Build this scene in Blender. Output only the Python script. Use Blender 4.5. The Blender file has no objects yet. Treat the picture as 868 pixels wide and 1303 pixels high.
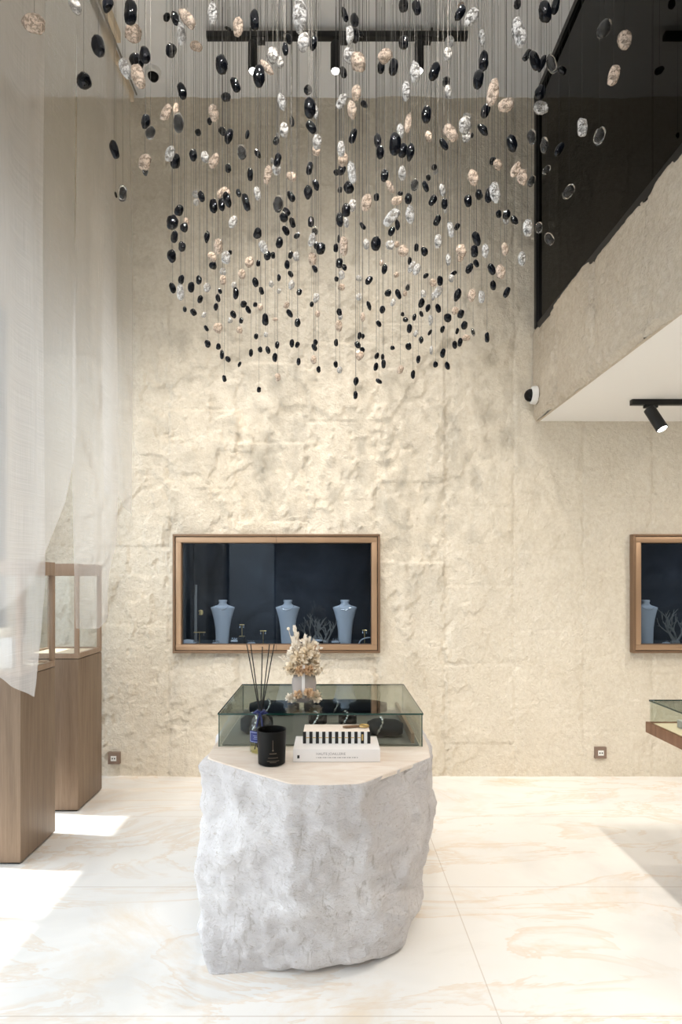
import bpy, bmesh, math, random
import numpy as np
from mathutils import Vector, Matrix, noise as mnoise

R = random.Random(7)
PI = math.pi
SC = bpy.context.scene
COL = SC.collection
F, CX, CY, CAMZ = 740.0, 422.0, 735.0, 1.406      # focal length and principal point of the lens, eye height
D = F / 180.0                                     # distance of the back wall
CEIL = 4.80


def P(px, py, s):
    """Point of the room at scale s (pixels per metre, so at distance F / s)."""
    return Vector(((px - CX) / s, F / s, CAMZ + (CY - py) / s))


# ---------------------------------------------------------------- materials
def mat(name, color=(.8, .8, .8), rough=.5, metal=0., spec=.5, trans=0., ior=1.45, coat=0., emit=None, estr=0., sheen=0., sss=0.):
    m = bpy.data.materials.new(name)
    m.use_nodes = True
    b = m.node_tree.nodes['Principled BSDF']
    b.inputs['Base Color'].default_value = (*color, 1)
    b.inputs['Roughness'].default_value = rough
    b.inputs['Metallic'].default_value = metal
    b.inputs['Specular IOR Level'].default_value = spec
    b.inputs['Transmission Weight'].default_value = trans
    b.inputs['IOR'].default_value = ior
    b.inputs['Coat Weight'].default_value = coat
    b.inputs['Sheen Weight'].default_value = sheen
    if emit:
        b.inputs['Emission Color'].default_value = (*emit, 1)
        b.inputs['Emission Strength'].default_value = estr
    return m


class N:
    """Small node-graph helper on one material."""
    def __init__(s, m):
        s.t = m.node_tree
        s.n = s.t.nodes
        s.bsdf = s.n.get('Principled BSDF')

    def new(s, typ, **kw):
        x = s.n.new(typ)
        for k, v in kw.items():
            if k.startswith('i_'):
                x.inputs[k[2:].replace('_', ' ')].default_value = v
            else:
                setattr(x, k, v)
        return x

    def link(s, a, b):
        s.t.links.new(a, b)

    def coord(s, scale=(1, 1, 1), rot=(0, 0, 0)):
        tc = s.new('ShaderNodeTexCoord')
        mp = s.new('ShaderNodeMapping')
        mp.inputs['Scale'].default_value = scale
        mp.inputs['Rotation'].default_value = rot
        s.link(tc.outputs['Object'], mp.inputs['Vector'])
        return mp.outputs['Vector']

    def noise(s, vec, scale, detail=4, rough=.55, dist=0.):
        x = s.new('ShaderNodeTexNoise', i_Scale=scale, i_Detail=detail, i_Roughness=rough, i_Distortion=dist)
        s.link(vec, x.inputs['Vector'])
        return x.outputs['Fac']

    def ramp(s, fac, stops):
        x = s.new('ShaderNodeValToRGB')
        e = x.color_ramp.elements
        while len(e) < len(stops):
            e.new(.5)
        for el, (p, c) in zip(e, stops):
            el.position = p
            el.color = (*c, 1) if len(c) == 3 else c
        s.link(fac, x.inputs['Fac'])
        return x.outputs['Color']

    def mix(s, fac, a, b, blend='MIX'):
        x = s.new('ShaderNodeMix', data_type='RGBA', blend_type=blend)
        for sock, v in ((x.inputs['Factor'], fac), (x.inputs[6], a), (x.inputs[7], b)):
            if hasattr(v, 'links'):
                s.link(v, sock)
            else:
                sock.default_value = v if not isinstance(v, tuple) or len(v) == 4 else (*v, 1)
        return x.outputs[2]

    def bump(s, height, strength=.5, dist=.01, prev=None):
        x = s.new('ShaderNodeBump', i_Strength=strength, i_Distance=dist)
        s.link(height, x.inputs['Height'])
        if prev:
            s.link(prev, x.inputs['Normal'])
        return x.outputs['Normal']


def plaster(name, base, light, amt=.5):
    m = mat(name, base, .9, spec=.15)
    g = N(m)
    v = g.coord()
    big = g.noise(v, 1.6, 5, .6)
    col = g.ramp(big, [(.3, base), (.7, light)])
    grit = g.noise(v, 38, 4, .65)
    col = g.mix(.16, col, g.ramp(grit, [(.3, (.36, .29, .2)), (.62, (.95, .92, .86))]))
    g.link(col, g.bsdf.inputs['Base Color'])
    b1 = g.bump(g.noise(v, 75, 3, .65), min(1, amt * 1.5), .010)
    b2 = g.bump(g.noise(v, 14, 4, .6, .4), amt * .8, .02, b1)
    g.link(b2, g.bsdf.inputs['Normal'])
    return m


def glassy(name, tint=(1, 1, 1), gloss=1.45, extra=0.):
    """Thin pane: lets light straight through, reflects by angle."""
    m = bpy.data.materials.new(name)
    m.use_nodes = True
    g = N(m)
    g.n.clear()
    o = g.new('ShaderNodeOutputMaterial')
    t = g.new('ShaderNodeBsdfTransparent')
    t.inputs['Color'].default_value = (*tint, 1)
    r = g.new('ShaderNodeBsdfGlossy')
    r.inputs['Roughness'].default_value = .015
    f = g.new('ShaderNodeLayerWeight', i_Blend=.5)
    r0 = ((gloss - 1) / (gloss + 1)) ** 2 * .8 + extra
    pw = g.new('ShaderNodeMath', operation='POWER')
    pw.inputs[1].default_value = 5
    g.link(f.outputs['Facing'], pw.inputs[0])
    ml = g.new('ShaderNodeMath', operation='MULTIPLY_ADD', use_clamp=True)
    ml.inputs[1].default_value = .7 * (1 - r0)
    ml.inputs[2].default_value = r0
    g.link(pw.outputs[0], ml.inputs[0])
    fac = ml.outputs[0]
    mx = g.new('ShaderNodeMixShader')
    g.link(fac, mx.inputs['Fac'])
    g.link(t.outputs[0], mx.inputs[1])
    g.link(r.outputs[0], mx.inputs[2])
    g.link(mx.outputs[0], o.inputs['Surface'])
    return m


def wood(name, c1, c2, c3, rough=.45):
    m = mat(name, c1, rough, spec=.35)
    g = N(m)
    v = g.coord((9, 9, .55))
    a = g.noise(v, 3.2, 5, .6, .6)
    col = g.ramp(a, [(.28, c1), (.5, c2), (.72, c3)])
    v2 = g.coord((120, 120, 2.5))
    gr = g.noise(v2, 3, 3, .6)
    col = g.mix(.22, col, g.ramp(gr, [(.35, tuple(x * .62 for x in c1)), (.65, c3)]))
    g.link(col, g.bsdf.inputs['Base Color'])
    g.link(g.bump(gr, .08, .002), g.bsdf.inputs['Normal'])
    return m


M = {}
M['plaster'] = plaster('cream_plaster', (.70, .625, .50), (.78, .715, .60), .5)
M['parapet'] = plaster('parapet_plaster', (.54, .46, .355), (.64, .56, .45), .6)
M['ceiling'] = mat('white_ceiling_paint', (.88, .885, .89), .85, spec=.2)
M['shopwall'] = mat('taupe_wall_paint', (.30, .26, .21), .8)
M['soffit'] = mat('warm_white_paint', (.90, .89, .87), .85, spec=.2)
M['black'] = mat('matt_black_metal', (.012, .012, .012), .42, spec=.4)
M['railgrey'] = mat('grey_aluminium', (.32, .31, .29), .5, metal=.3)
M['blackframe'] = mat('black_steel', (.006, .006, .007), .35)
M['bronze'] = mat('brushed_bronze', (.50, .335, .215), .38, metal=.55, spec=.5)
M['bronzedark'] = mat('dark_bronze', (.25, .16, .10), .42, metal=.5)
M['wood'] = wood('oak_veneer', (.175, .118, .078), (.235, .163, .11), (.29, .21, .145))
M['woodtop'] = wood('smooth_oak', (.30, .205, .14), (.36, .25, .175), (.42, .305, .22))
M['walnut'] = wood('walnut_veneer', (.16, .075, .04), (.23, .115, .065), (.29, .155, .09))
M['lens'] = mat('lamp_lens', (1, 1, 1), .3, emit=(1, .95, .86), estr=14)
M['pane'] = glassy('clear_pane', (.985, .992, .99))
M['casepane'] = glassy('green_pane', (.88, .90, .875), 1.42)
M['casetop'] = glassy('smoked_green_pane', (.82, .85, .825), 1.5, .03)
M['edge'] = mat('green_glass_edge', (.01, .05, .04), .15, spec=.8)
M['nichepane'] = glassy('dark_pane', (.80, .86, .92), 1.36)
M['darkpane'] = glassy('smoked_pane', (.155, .15, .14), 1.42)
M['nicheback'] = mat('charcoal_fabric_haze', (.020, .022, .026), .85)
g = N(M['nicheback'])
g.link(g.ramp(g.noise(g.coord(), 3.2, 4, .6, .6), [(.3, (.010, .011, .014)), (.7, (.045, .052, .064))]), g.bsdf.inputs['Base Color'])  # pale bluish patches paint the glass's soft haze into the lining colour
M['bust'] = mat('blue_grey_velvet', (.46, .47, .49), .8)
M['silver'] = mat('silver', (.82, .82, .84), .18, metal=1)
M['greytray'] = mat('grey_suede', (.24, .23, .215), .9)
M['velvet'] = mat('black_velvet', (.009, .009, .011), .7, spec=.3)
M['white'] = mat('white_plastic', (.82, .82, .80), .35)
M['socket'] = mat('taupe_plastic', (.24, .17, .13), .5)
M['cream'] = mat('cream_fabric', (.80, .68, .52), .85)
M['paper'] = mat('white_paper', (.88, .85, .83), .6)
M['pages'] = mat('page_edges', (.86, .76, .66), .7)
M['ink'] = mat('grey_ink', (.33, .32, .32), .6)
M['blackink'] = mat('black_ink', (.01, .01, .01), .5)
M['gold'] = mat('gold_foil', (.62, .44, .18), .3, metal=.9)
M['candle'] = mat('matt_black_glass', (.005, .005, .005), .4, spec=.2)
M['printgrey'] = mat('bronze_print', (.16, .125, .09), .5)
M['reed'] = mat('black_reed', (.008, .008, .008), .7)
M['ribbon'] = mat('navy_ribbon', (.012, .02, .11), .45)
M['label'] = mat('navy_label', (.015, .025, .14), .4)
M['labelline'] = mat('pale_blue_print', (.45, .52, .75), .5)
M['bottle'] = glassy('bottle_glass', (.95, .96, .96), 1.5, .02)
M['oil'] = glassy('pale_yellow_oil', (.93, .91, .70), 1.3)
M['vase'] = mat('frosted_glass', (.80, .72, .70), .25, trans=.55, ior=1.3)
M['petal'] = mat('dried_cream_petal', (.93, .82, .66), .8)
M['petalbrown'] = mat('dried_tan_petal', (.82, .62, .42), .8)
M['petalwhite'] = mat('dried_white_leaf', (.95, .88, .78), .8)
M['wax'] = mat('cream_wax', (.8, .72, .6), .5)

# floor: polished onyx slabs
m = M['onyx'] = mat('cream_onyx', (.86, .82, .76), .13, spec=.5)
g = N(m)
v = g.coord((.8, 1.35, 1), (0, 0, .25))
vw = g.noise(v, 1.25, 7, .66, .8)
col = g.ramp(vw, [(.24, (.78, .755, .72)), (.42, (.88, .86, .825)), (.55, (.88, .865, .84)), (.70, (.82, .71, .58))])
vein = g.noise(g.coord((.45, 1.1, 1), (0, 0, .3)), 1.7, 6, .62, 1.6)
col = g.mix(.75, col, g.mix(g.ramp(vein, [(.455, (0, 0, 0)), (.50, (.55, .55, .55)), (.512, (0, 0, 0))]), col, (.74, .56, .38)))
cloud = g.noise(g.coord((.5, .8, 1)), 1.9, 4, .6, .8)
col = g.mix(g.ramp(cloud, [(.48, (0, 0, 0)), (.72, (.8, .8, .8))]), col, (.74, .73, .71))
tcn = g.new('ShaderNodeTexCoord')
sep = g.new('ShaderNodeSeparateXYZ')
g.link(tcn.outputs['Object'], sep.inputs[0])


def joint(sock, off, step):
    a = g.new('ShaderNodeMath', operation='SUBTRACT'); a.inputs[1].default_value = off; g.link(sock, a.inputs[0])
    b = g.new('ShaderNodeMath', operation='PINGPONG'); b.inputs[1].default_value = step / 2; g.link(a.outputs[0], b.inputs[0])
    c = g.new('ShaderNodeMath', operation='LESS_THAN'); c.inputs[1].default_value = .0022; g.link(b.outputs[0], c.inputs[0])
    return c.outputs[0]


jx, jy = joint(sep.outputs['X'], .535, 2.42), joint(sep.outputs['Y'], 1.864, .78)
mxm = g.new('ShaderNodeMath', operation='MAXIMUM'); g.link(jx, mxm.inputs[0]); g.link(jy, mxm.inputs[1])
jf = g.new('ShaderNodeMath', operation='MULTIPLY'); jf.inputs[1].default_value = .42; g.link(mxm.outputs[0], jf.inputs[0])
col = g.mix(jf.outputs[0], col, (.45, .36, .27))
g.link(col, g.bsdf.inputs['Base Color'])

# pedestal stone
m = M['rock'] = mat('rough_travertine', (.78, .75, .75), .85, spec=.2)
g = N(m)
v = g.coord((1, 1, 1.6))
col = g.ramp(g.noise(v, 3.2, 5, .6, .8), [(.3, (.66, .63, .63)), (.65, (.80, .775, .775))])
pit = g.noise(g.coord((1, 1, 2.1), (0, .5, 0)), 42, 6, .7, 1.8)
col = g.mix(g.ramp(pit, [(.55, (0, 0, 0)), (.68, (.7, .7, .7))]), col, (.46, .40, .34))
pit2 = g.noise(g.coord((2, 2, .6), (.4, .3, 0)), 14, 5, .7, 1.2)
col = g.mix(g.ramp(pit2, [(.57, (0, 0, 0)), (.68, (.6, .6, .6))]), col, (.42, .38, .34))
g.link(col, g.bsdf.inputs['Base Color'])
nb = g.bump(pit, .7, .014)
nb = g.bump(g.noise(v, 9, 6, .65, .6), .55, .03, nb)
g.link(nb, g.bsdf.inputs['Normal'])
m = M['rocktop'] = mat('honed_travertine', (.84, .74, .65), .5, spec=.3)
g = N(m)
v = g.coord((1, 4, 1))
g.link(g.ramp(g.noise(v, 7, 5, .6, .5), [(.3, (.76, .64, .54)), (.65, (.87, .79, .71))]), g.bsdf.inputs['Base Color'])

# sheer curtain cloth
def sheer(name, opaque):
    m = bpy.data.materials.new(name)
    m.use_nodes = True
    g = N(m)
    g.n.clear()
    o = g.new('ShaderNodeOutputMaterial')
    tr = g.new('ShaderNodeBsdfTransparent')
    df = g.new('ShaderNodeBsdfDiffuse'); df.inputs['Color'].default_value = (.80, .75, .70, 1)
    tl = g.new('ShaderNodeBsdfTranslucent'); tl.inputs['Color'].default_value = (.80, .75, .70, 1)
    a = g.new('ShaderNodeMixShader'); a.inputs[0].default_value = .55
    g.link(df.outputs[0], a.inputs[1]); g.link(tl.outputs[0], a.inputs[2])
    v1 = g.noise(g.coord((1, 420, 2)), 2, 1)
    v2 = g.noise(g.coord((1, 2, 420)), 2, 1)
    ad = g.new('ShaderNodeMath', operation='ADD'); g.link(v1, ad.inputs[0]); g.link(v2, ad.inputs[1])
    mr = g.new('ShaderNodeMapRange')
    mr.inputs[1].default_value = .7; mr.inputs[2].default_value = 1.3
    mr.inputs[3].default_value = opaque - .06; mr.inputs[4].default_value = opaque + .06
    g.link(ad.outputs[0], mr.inputs[0])
    b = g.new('ShaderNodeMixShader')
    g.link(mr.outputs[0], b.inputs[0]); g.link(tr.outputs[0], b.inputs[1]); g.link(a.outputs[0], b.inputs[2])
    g.link(b.outputs[0], o.inputs['Surface'])
    return m


M['sheer'] = sheer('sheer_linen', .35)
M['sheerlow'] = sheer('sheer_linen_doubled', .42)

# pebble glass
M['peb_k'] = mat('black_glass', (.004, .005, .008), .05, spec=.5)
M['peb_c'] = mat('clear_bubbled_glass', (.98, .98, .98), .03, trans=.72, ior=1.45)
M['peb_m'] = mat('clear_glass_shell', (.98, .98, .98), .02, trans=.97, ior=1.36)
M['peb_p'] = mat('peach_glass', (.98, .80, .66), .06, trans=.5, ior=1.45)
for k in 'cp':
    g = N(M['peb_' + k])
    nz = g.noise(g.coord(), 70, 4, .6, .5)
    g.link(g.bump(nz, .9, .012), g.bsdf.inputs['Normal'])
    bub = g.noise(g.coord(), 62, 3, .6, 1.2)           # bubbles and milky veins in the glass
    lo, hi = (.30, .96) if k == 'c' else (.25, .80)
    g.link(g.ramp(bub, [(.42, (lo,) * 3), (.58, (hi,) * 3)]), g.bsdf.inputs['Transmission Weight'])
M['wire'] = mat('dark_steel_wire', (.05, .048, .045), .45, metal=.3)


# ---------------------------------------------------------------- mesh helpers
class B:
    """Collects shapes for ONE mesh, in room coordinates."""
    def __init__(s):
        s.bm = bmesh.new()

    def box(s, lo, hi, bevel=0., rot=None, seg=2):
        lo, hi = Vector(lo), Vector(hi)
        c, d = (lo + hi) / 2, hi - lo
        mtx = Matrix.Translation(c) @ (rot.to_4x4() if rot else Matrix()) @ Matrix.Diagonal((*d, 1))
        r = bmesh.ops.create_cube(s.bm, size=1, matrix=mtx)
        if bevel:
            es = list({e for v in r['verts'] for e in v.link_edges})
            bmesh.ops.bevel(s.bm, geom=es, offset=bevel, segments=seg, profile=.6, affect='EDGES', clamp_overlap=True)
        return s

    def rings(s, rings, cap=True, closed=True):
        """Skin a list of rings (lists of points, all the same length)."""
        vs = [[s.bm.verts.new(p) for p in r] for r in rings]
        n = len(vs[0])
        for a, b in zip(vs, vs[1:]):
            for i in range(n if closed else n - 1):
                j = (i + 1) % n
                s.bm.faces.new((a[i], a[j], b[j], b[i]))
        if cap:
            s.bm.faces.new(vs[0][::-1])
            s.bm.faces.new(vs[-1])
        return s

    def lathe(s, prof, c, n=32, sy=1., cap=True):
        c = Vector(c)
        rs = [[c + Vector((r * math.cos(2 * PI * i / n), sy * r * math.sin(2 * PI * i / n), z)) for i in range(n)] for r, z in prof]
        return s.rings(rs, cap)

    def tube(s, pts, rad, n=8, cap=True):
        pts = [Vector(p) for p in pts]
        rads = rad if isinstance(rad, (list, tuple)) else [rad] * len(pts)
        rs = []
        up = Vector((0, 0, 1))
        for i, p in enumerate(pts):
            t = (pts[min(i + 1, len(pts) - 1)] - pts[max(i - 1, 0)]).normalized()
            ref = up if abs(t.z) < .95 else Vector((0, 1, 0))
            a = t.cross(ref).normalized()
            b = a.cross(t).normalized()
            rs.append([p + rads[i] * (a * math.cos(2 * PI * k / n) + b * math.sin(2 * PI * k / n)) for k in range(n)])
        return s.rings(rs, cap)

    def ball(s, c, r, sub=2, scale=(1, 1, 1)):
        bmesh.ops.create_icosphere(s.bm, subdivisions=sub, radius=r, matrix=Matrix.Translation(c) @ Matrix.Diagonal((*scale, 1)))
        return s

    def face(s, pts):
        s.bm.faces.new([s.bm.verts.new(p) for p in pts])
        return s

    def build(s, name, material, parent=None, smooth=True, angle=40):
        bmesh.ops.recalc_face_normals(s.bm, faces=s.bm.faces)
        me = bpy.data.meshes.new(name)
        s.bm.to_mesh(me)
        s.bm.free()
        return link(name, me, material, parent, smooth, angle)


def origin_of(o):
    v = Vector((0, 0, 0))
    while o is not None:
        v += o.location
        o = o.parent
    return v


def link(name, me, material, parent=None, smooth=True, angle=40):
    if parent is not None:
        me.transform(Matrix.Translation(-origin_of(parent)))
    if smooth:
        me.shade_smooth()
        if angle < 180:
            me.set_sharp_from_angle(angle=math.radians(angle))
    else:
        me.shade_flat()
    me.materials.append(material)
    o = bpy.data.objects.new(name, me)
    COL.objects.link(o)
    o.parent = parent
    return o


def npmesh(name, V, Fq, material, parent=None, smooth=True, angle=180):
    me = bpy.data.meshes.new(name)
    me.from_pydata([], [], [])
    V = np.asarray(V, dtype=np.float32); Fq = np.asarray(Fq, dtype=np.int32)
    k = Fq.shape[1]
    me.vertices.add(len(V)); me.vertices.foreach_set('co', V.ravel())
    me.loops.add(Fq.size); me.loops.foreach_set('vertex_index', Fq.ravel())
    me.polygons.add(len(Fq)); me.polygons.foreach_set('loop_start', np.arange(0, Fq.size, k, dtype=np.int32))
    me.update(calc_edges=True); me.validate()
    return link(name, me, material, parent, smooth, angle)


def thing(name, loc, label, cat, group=None):
    o = bpy.data.objects.new(name, None)
    o.empty_display_size = .05
    COL.objects.link(o)
    o.location = loc
    return tag(o, label, cat, group)


def tag(o, label, cat, group=None):
    o['label'] = label
    o['category'] = cat
    if group:
        o['group'] = group
    return o


def structure(o, kind='structure'):
    o['kind'] = kind
    return o


def copy_tree(o, loc=None, parent=None, label=None, group=None):
    c = o.copy()
    COL.objects.link(c)
    if parent is not None:
        c.parent = parent
    if loc is not None:
        c.location = loc
    if label:
        c['label'] = label
    if group:
        c['group'] = group
    for ch in [x for x in COL.objects if x.parent == o]:
        copy_tree(ch, None, c)
    return c


# numpy gradient noise
_rng = np.random.RandomState(3)
_perm = np.concatenate([_rng.permutation(256)] * 2)
_grad = np.stack([np.cos(np.arange(256) * 2.399), np.sin(np.arange(256) * 2.399)], 1)


def perlin(x, y):
    xi, yi = np.floor(x).astype(int), np.floor(y).astype(int)
    xf, yf = x - xi, y - yi
    u, w = xf ** 3 * (xf * (xf * 6 - 15) + 10), yf ** 3 * (yf * (yf * 6 - 15) + 10)

    def gr(ix, iy, dx, dy):
        h = _perm[(_perm[ix & 255] + iy) & 255]
        return _grad[h, 0] * dx + _grad[h, 1] * dy
    a = gr(xi, yi, xf, yf); b = gr(xi + 1, yi, xf - 1, yf)
    c = gr(xi, yi + 1, xf, yf - 1); d = gr(xi + 1, yi + 1, xf - 1, yf - 1)
    return (a + u * (b - a)) * (1 - w) + (c + u * (d - c)) * w


def fbm(x, y, oct=4, gain=.5):
    t, a = 0, 1.
    for k in range(oct):
        t = t + a * perlin(x * 2 ** k + 17.3 * k, y * 2 ** k + 9.1 * k)
        a *= gain
    return t


def sstep(a, b, x):
    t = np.clip((x - a) / (b - a), 0, 1)
    return t * t * (3 - 2 * t)


def relief(X, Z, seed=0., rough=None):
    """Chiselled plaster blocks: how far the surface stands proud, in metres."""
    wx = X + .012 * fbm(X * 5 + 3 + seed, Z * 5, 3)
    col = np.floor((wx + 1.15) / .4885)
    fx = (wx + 1.15) / .4885 - col
    ch = np.array([.0, .13, .37, .05, .21, .44, .29, .16, .33, .09, .25, .4, .02, .3, .2, .1])
    off = ch[(col.astype(int) + 4) % 16]
    wz = Z + .008 * fbm(X * 6, Z * 6 + seed + 40, 3) + off
    row = np.floor(wz / .56)
    fz = wz / .56 - row
    h = _perm[(_perm[(col.astype(int) + 7) & 255] + row.astype(int) + int(seed)) & 255] / 255.
    h2 = _perm[(_perm[(col.astype(int) + 57) & 255] + row.astype(int) + int(seed)) & 255] / 255.
    if rough is None:
        rough = np.ones_like(X)
    d = (h - .5) * .014 * (.35 + .65 * rough) + (fz - .5) * .020 * (h2 - .2) * rough
    ex = np.minimum(fx, 1 - fx) * .4885
    ez = np.minimum(fz, 1 - fz) * .56
    d -= .007 * (1 - sstep(0, .011, ex)) + .004 * (1 - sstep(0, .010, ez))
    d += .0035 * fbm(X * 2.2 + seed, Z * 2.2, 4) 
    d += .0034 * fbm(X * 15, Z * 15 + seed, 3, .65) * (.12 + .88 * rough)
    n = fbm(X * 2.6 + 31 + seed, Z * 2.0 + 11, 5, .55)
    d += (.25 + .75 * rough) * .010 * (sstep(.16, .18, n) + sstep(-.30, -.28, n) - 1)
    near = 1 - sstep(.01, .085, ex)
    chip = fbm(X * 7 + 5, Z * 4.5 + seed, 4, .6)
    d -= near * .011 * sstep(.06, .10, chip) * (.45 + .55 * rough)
    return d


# ---------------------------------------------------------------- the room
NX0, NX1, NZ0, NZ1 = -1.111, .339, .878, 1.710        # display niches in the back wall
N2 = 2.108 - NX0
XL, XR = -2.2, 5.0


def grid_axis(a, b, step, marks):
    pts = sorted({a, b, *marks})
    out = []
    for p, q in zip(pts, pts[1:]):
        k = max(1, int(round((q - p) / step)))
        out += [p + (q - p) * i / k for i in range(k)]
    return np.array(out + [pts[-1]])


def wall_mesh():
    pad = .02
    xs = np.concatenate([grid_axis(XL, 2.75, .0105, (NX0 + pad, NX1 - pad, NX0 + N2 + pad)), grid_axis(2.80, XR, .05, (NX1 + N2 - pad,))])
    zs = grid_axis(0, CEIL, .0105, (NZ0 + pad, NZ1 - pad))
    Xg, Zg = np.meshgrid(xs, zs)
    rough = .25 + .75 * sstep(1.25, .7, Xg + .15 * fbm(Zg * 1.5, Xg, 2)) * (.35 + .65 * sstep(3.6, 2.6, Zg))
    d = relief(Xg, Zg, 0., rough)
    d += .0035 * fbm(Xg * 34, Zg * 34, 2) * sstep(-.6, -1.0, Xg) * sstep(2.6, 2.0, Zg)
    for o in (0, N2):
        dist = np.maximum(np.maximum(NX0 + o - Xg, Xg - NX1 - o), np.maximum(NZ0 - Zg, Zg - NZ1))
        d *= sstep(-.005, .05, dist) * .85 + .15
    V = np.stack([Xg, D - d, Zg], -1).reshape(-1, 3)
    nx, nz = len(xs), len(zs)
    i, j = np.meshgrid(np.arange(nx - 1), np.arange(nz - 1))
    q = np.stack([j * nx + i, j * nx + i + 1, (j + 1) * nx + i + 1, (j + 1) * nx + i], -1)
    cx = (xs[:-1] + xs[1:])[None, :] / 2; cz = (zs[:-1] + zs[1:])[:, None] / 2
    hole = np.zeros(q.shape[:2], bool)
    for o in (0, N2):
        hole |= (cx > NX0 + pad + o) & (cx < NX1 - pad + o) & (cz > NZ0 + pad) & (cz < NZ1 - pad)
    return npmesh('wall_back', V, q[~hole].reshape(-1, 4), M['plaster'])


structure(wall_mesh())
structure(B().box((XL, -2.6, -.12), (XR, D + .6, 0)).build('floor', M['onyx'], smooth=False))
structure(B().box((XL, -2.6, CEIL), (XR, D + .6, CEIL + .12)).build('ceiling', M['ceiling'], smooth=False))
fw = B()
for lo, hi in (((XL - .12, 0), (-1.95, CEIL)), ((-1.95, 2.7), (-1.03, CEIL)), ((-1.03, 0), (XR, CEIL))):
    fw.box((lo[0], -2.72, lo[1]), (hi[0], -2.6, hi[1]))
structure(fw.build('wall_front', M['shopwall'], smooth=False))
df = B()
for x in (-1.93, -1.05):
    df.box((x - .02, -2.69, 0), (x + .02, -2.63, 2.7))
df.box((-1.95, -2.69, 2.65), (-1.03, -2.63, 2.7))
d1 = structure(df.build('door_1', M['black'], smooth=False))
B().box((-1.94, -2.665, 0), (-1.04, -2.655, 2.66)).build('glass', M['pane'], d1, smooth=False)
structure(B().box((XR, -2.6, 0), (XR + .1, D + .6, CEIL)).build('wall_right', M['shopwall'], smooth=False))
# left side: shop glazing up to 3.2 m, plaster above it
structure(B().box((XL - .12, -2.6, 3.22), (XL, D + .6, CEIL)).box((XL - .12, D - .16, 0), (XL, D + .6, 3.22)).build('wall_left', M['plaster'], smooth=False))
wf = B()
for y in (-2.6, -.9, .8, 2.5, D - .2):
    wf.box((XL - .07, y - .025, 0), (XL - .01, y + .025, 3.22))
for z in (.03, 3.19):
    wf.box((XL - .07, -2.6, z - .03), (XL - .01, D - .16, z + .03))
w1 = structure(wf.build('window_1', M['black'], smooth=False))
B().box((XL - .045, -2.6, .05), (XL - .035, D - .2, 3.17)).build('glass', M['pane'], w1, smooth=False)
structure(B().box((-1.415, 0, CEIL - .022), (-1.39, D - .03, CEIL)).box((-1.372, 0, CEIL - .010), (-1.364, D - .03, CEIL)).build('trim_1', M['railgrey'], smooth=False))

# mezzanine: slab, rough parapet, smoked glass
MX, MZ0, MZ1 = 1.422, 2.506, 3.167


def parapet():
    ys = grid_axis(-.6, D - .004, .0125, ())
    zs = grid_axis(MZ0, MZ1, .0125, ())
    Yg, Zg = np.meshgrid(ys, zs)
    d = relief(Yg * .93 + 13, Zg + 5, 5., np.full_like(Yg, 1.))
    t = (Zg - MZ0) / (MZ1 - MZ0)
    jag_t = .010 * fbm(Yg * 7, Yg * 0 + 3.3, 4, .65); jag_b = -.014 * np.abs(fbm(Yg * 8, Yg * 0 + 8.3, 4, .65))
    fade = sstep(D - .01, D - .12, Yg)
    Zp = Zg + (jag_t * sstep(.75, 1, t) + jag_b * sstep(.2, 0, t)) * fade
    edge = np.maximum(sstep(.94, 1, t), sstep(.06, 0, t))
    V = np.stack([MX - d * fade + .02 * edge, Yg, Zp], -1).reshape(-1, 3)
    nx, nz = len(ys), len(zs)
    i, j = np.meshgrid(np.arange(nx - 1), np.arange(nz - 1))
    q = np.stack([j * nx + i, j * nx + i + 1, (j + 1) * nx + i + 1, (j + 1) * nx + i], -1).reshape(-1, 4)
    back = np.array([[MX + .15, -.6, MZ0 + .02], [MX + .15, D - .004, MZ0 + .02], [MX + .15, D - .004, MZ1 - .015], [MX + .15, -.6, MZ1 - .015]])
    n0 = len(V)
    V = np.concatenate([V, back])
    top = [[(nz - 1) * nx + a, (nz - 1) * nx + a + 1] for a in range(nx - 1)]
    cap = [[(nz - 1) * nx, (nz - 1) * nx + nx - 1, n0 + 2, n0 + 3], [nx - 1, 0, n0, n0 + 1], [n0, n0 + 3, n0 + 2, n0 + 1]]
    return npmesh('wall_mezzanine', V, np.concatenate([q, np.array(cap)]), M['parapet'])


structure(parapet())
structure(B().box((MX + .04, -.6, MZ0 + .004), (XR, D, MZ0 + .24)).build('ceiling_mezzanine', M['soffit'], smooth=False))
mf = B()
mf.box((MX + .005, D - .055, MZ1 - .01), (MX + .06, D - .015, CEIL))                  # post at the wall
mf.box((MX + .005, -.6, CEIL - .045), (MX + .085, D - .015, CEIL - .001))               # head rail
mf.box((MX + .012, -.6, MZ1 - .035), (MX + .06, D - .015, MZ1 + .018))                # foot rail
w2 = structure(mf.build('window_2', M['blackframe'], smooth=False))
B().box((MX + .025, -.6, MZ1 - .02), (MX + .037, D - .03, CEIL - .03)).build('glass', M['darkpane'], w2, smooth=False)


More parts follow.
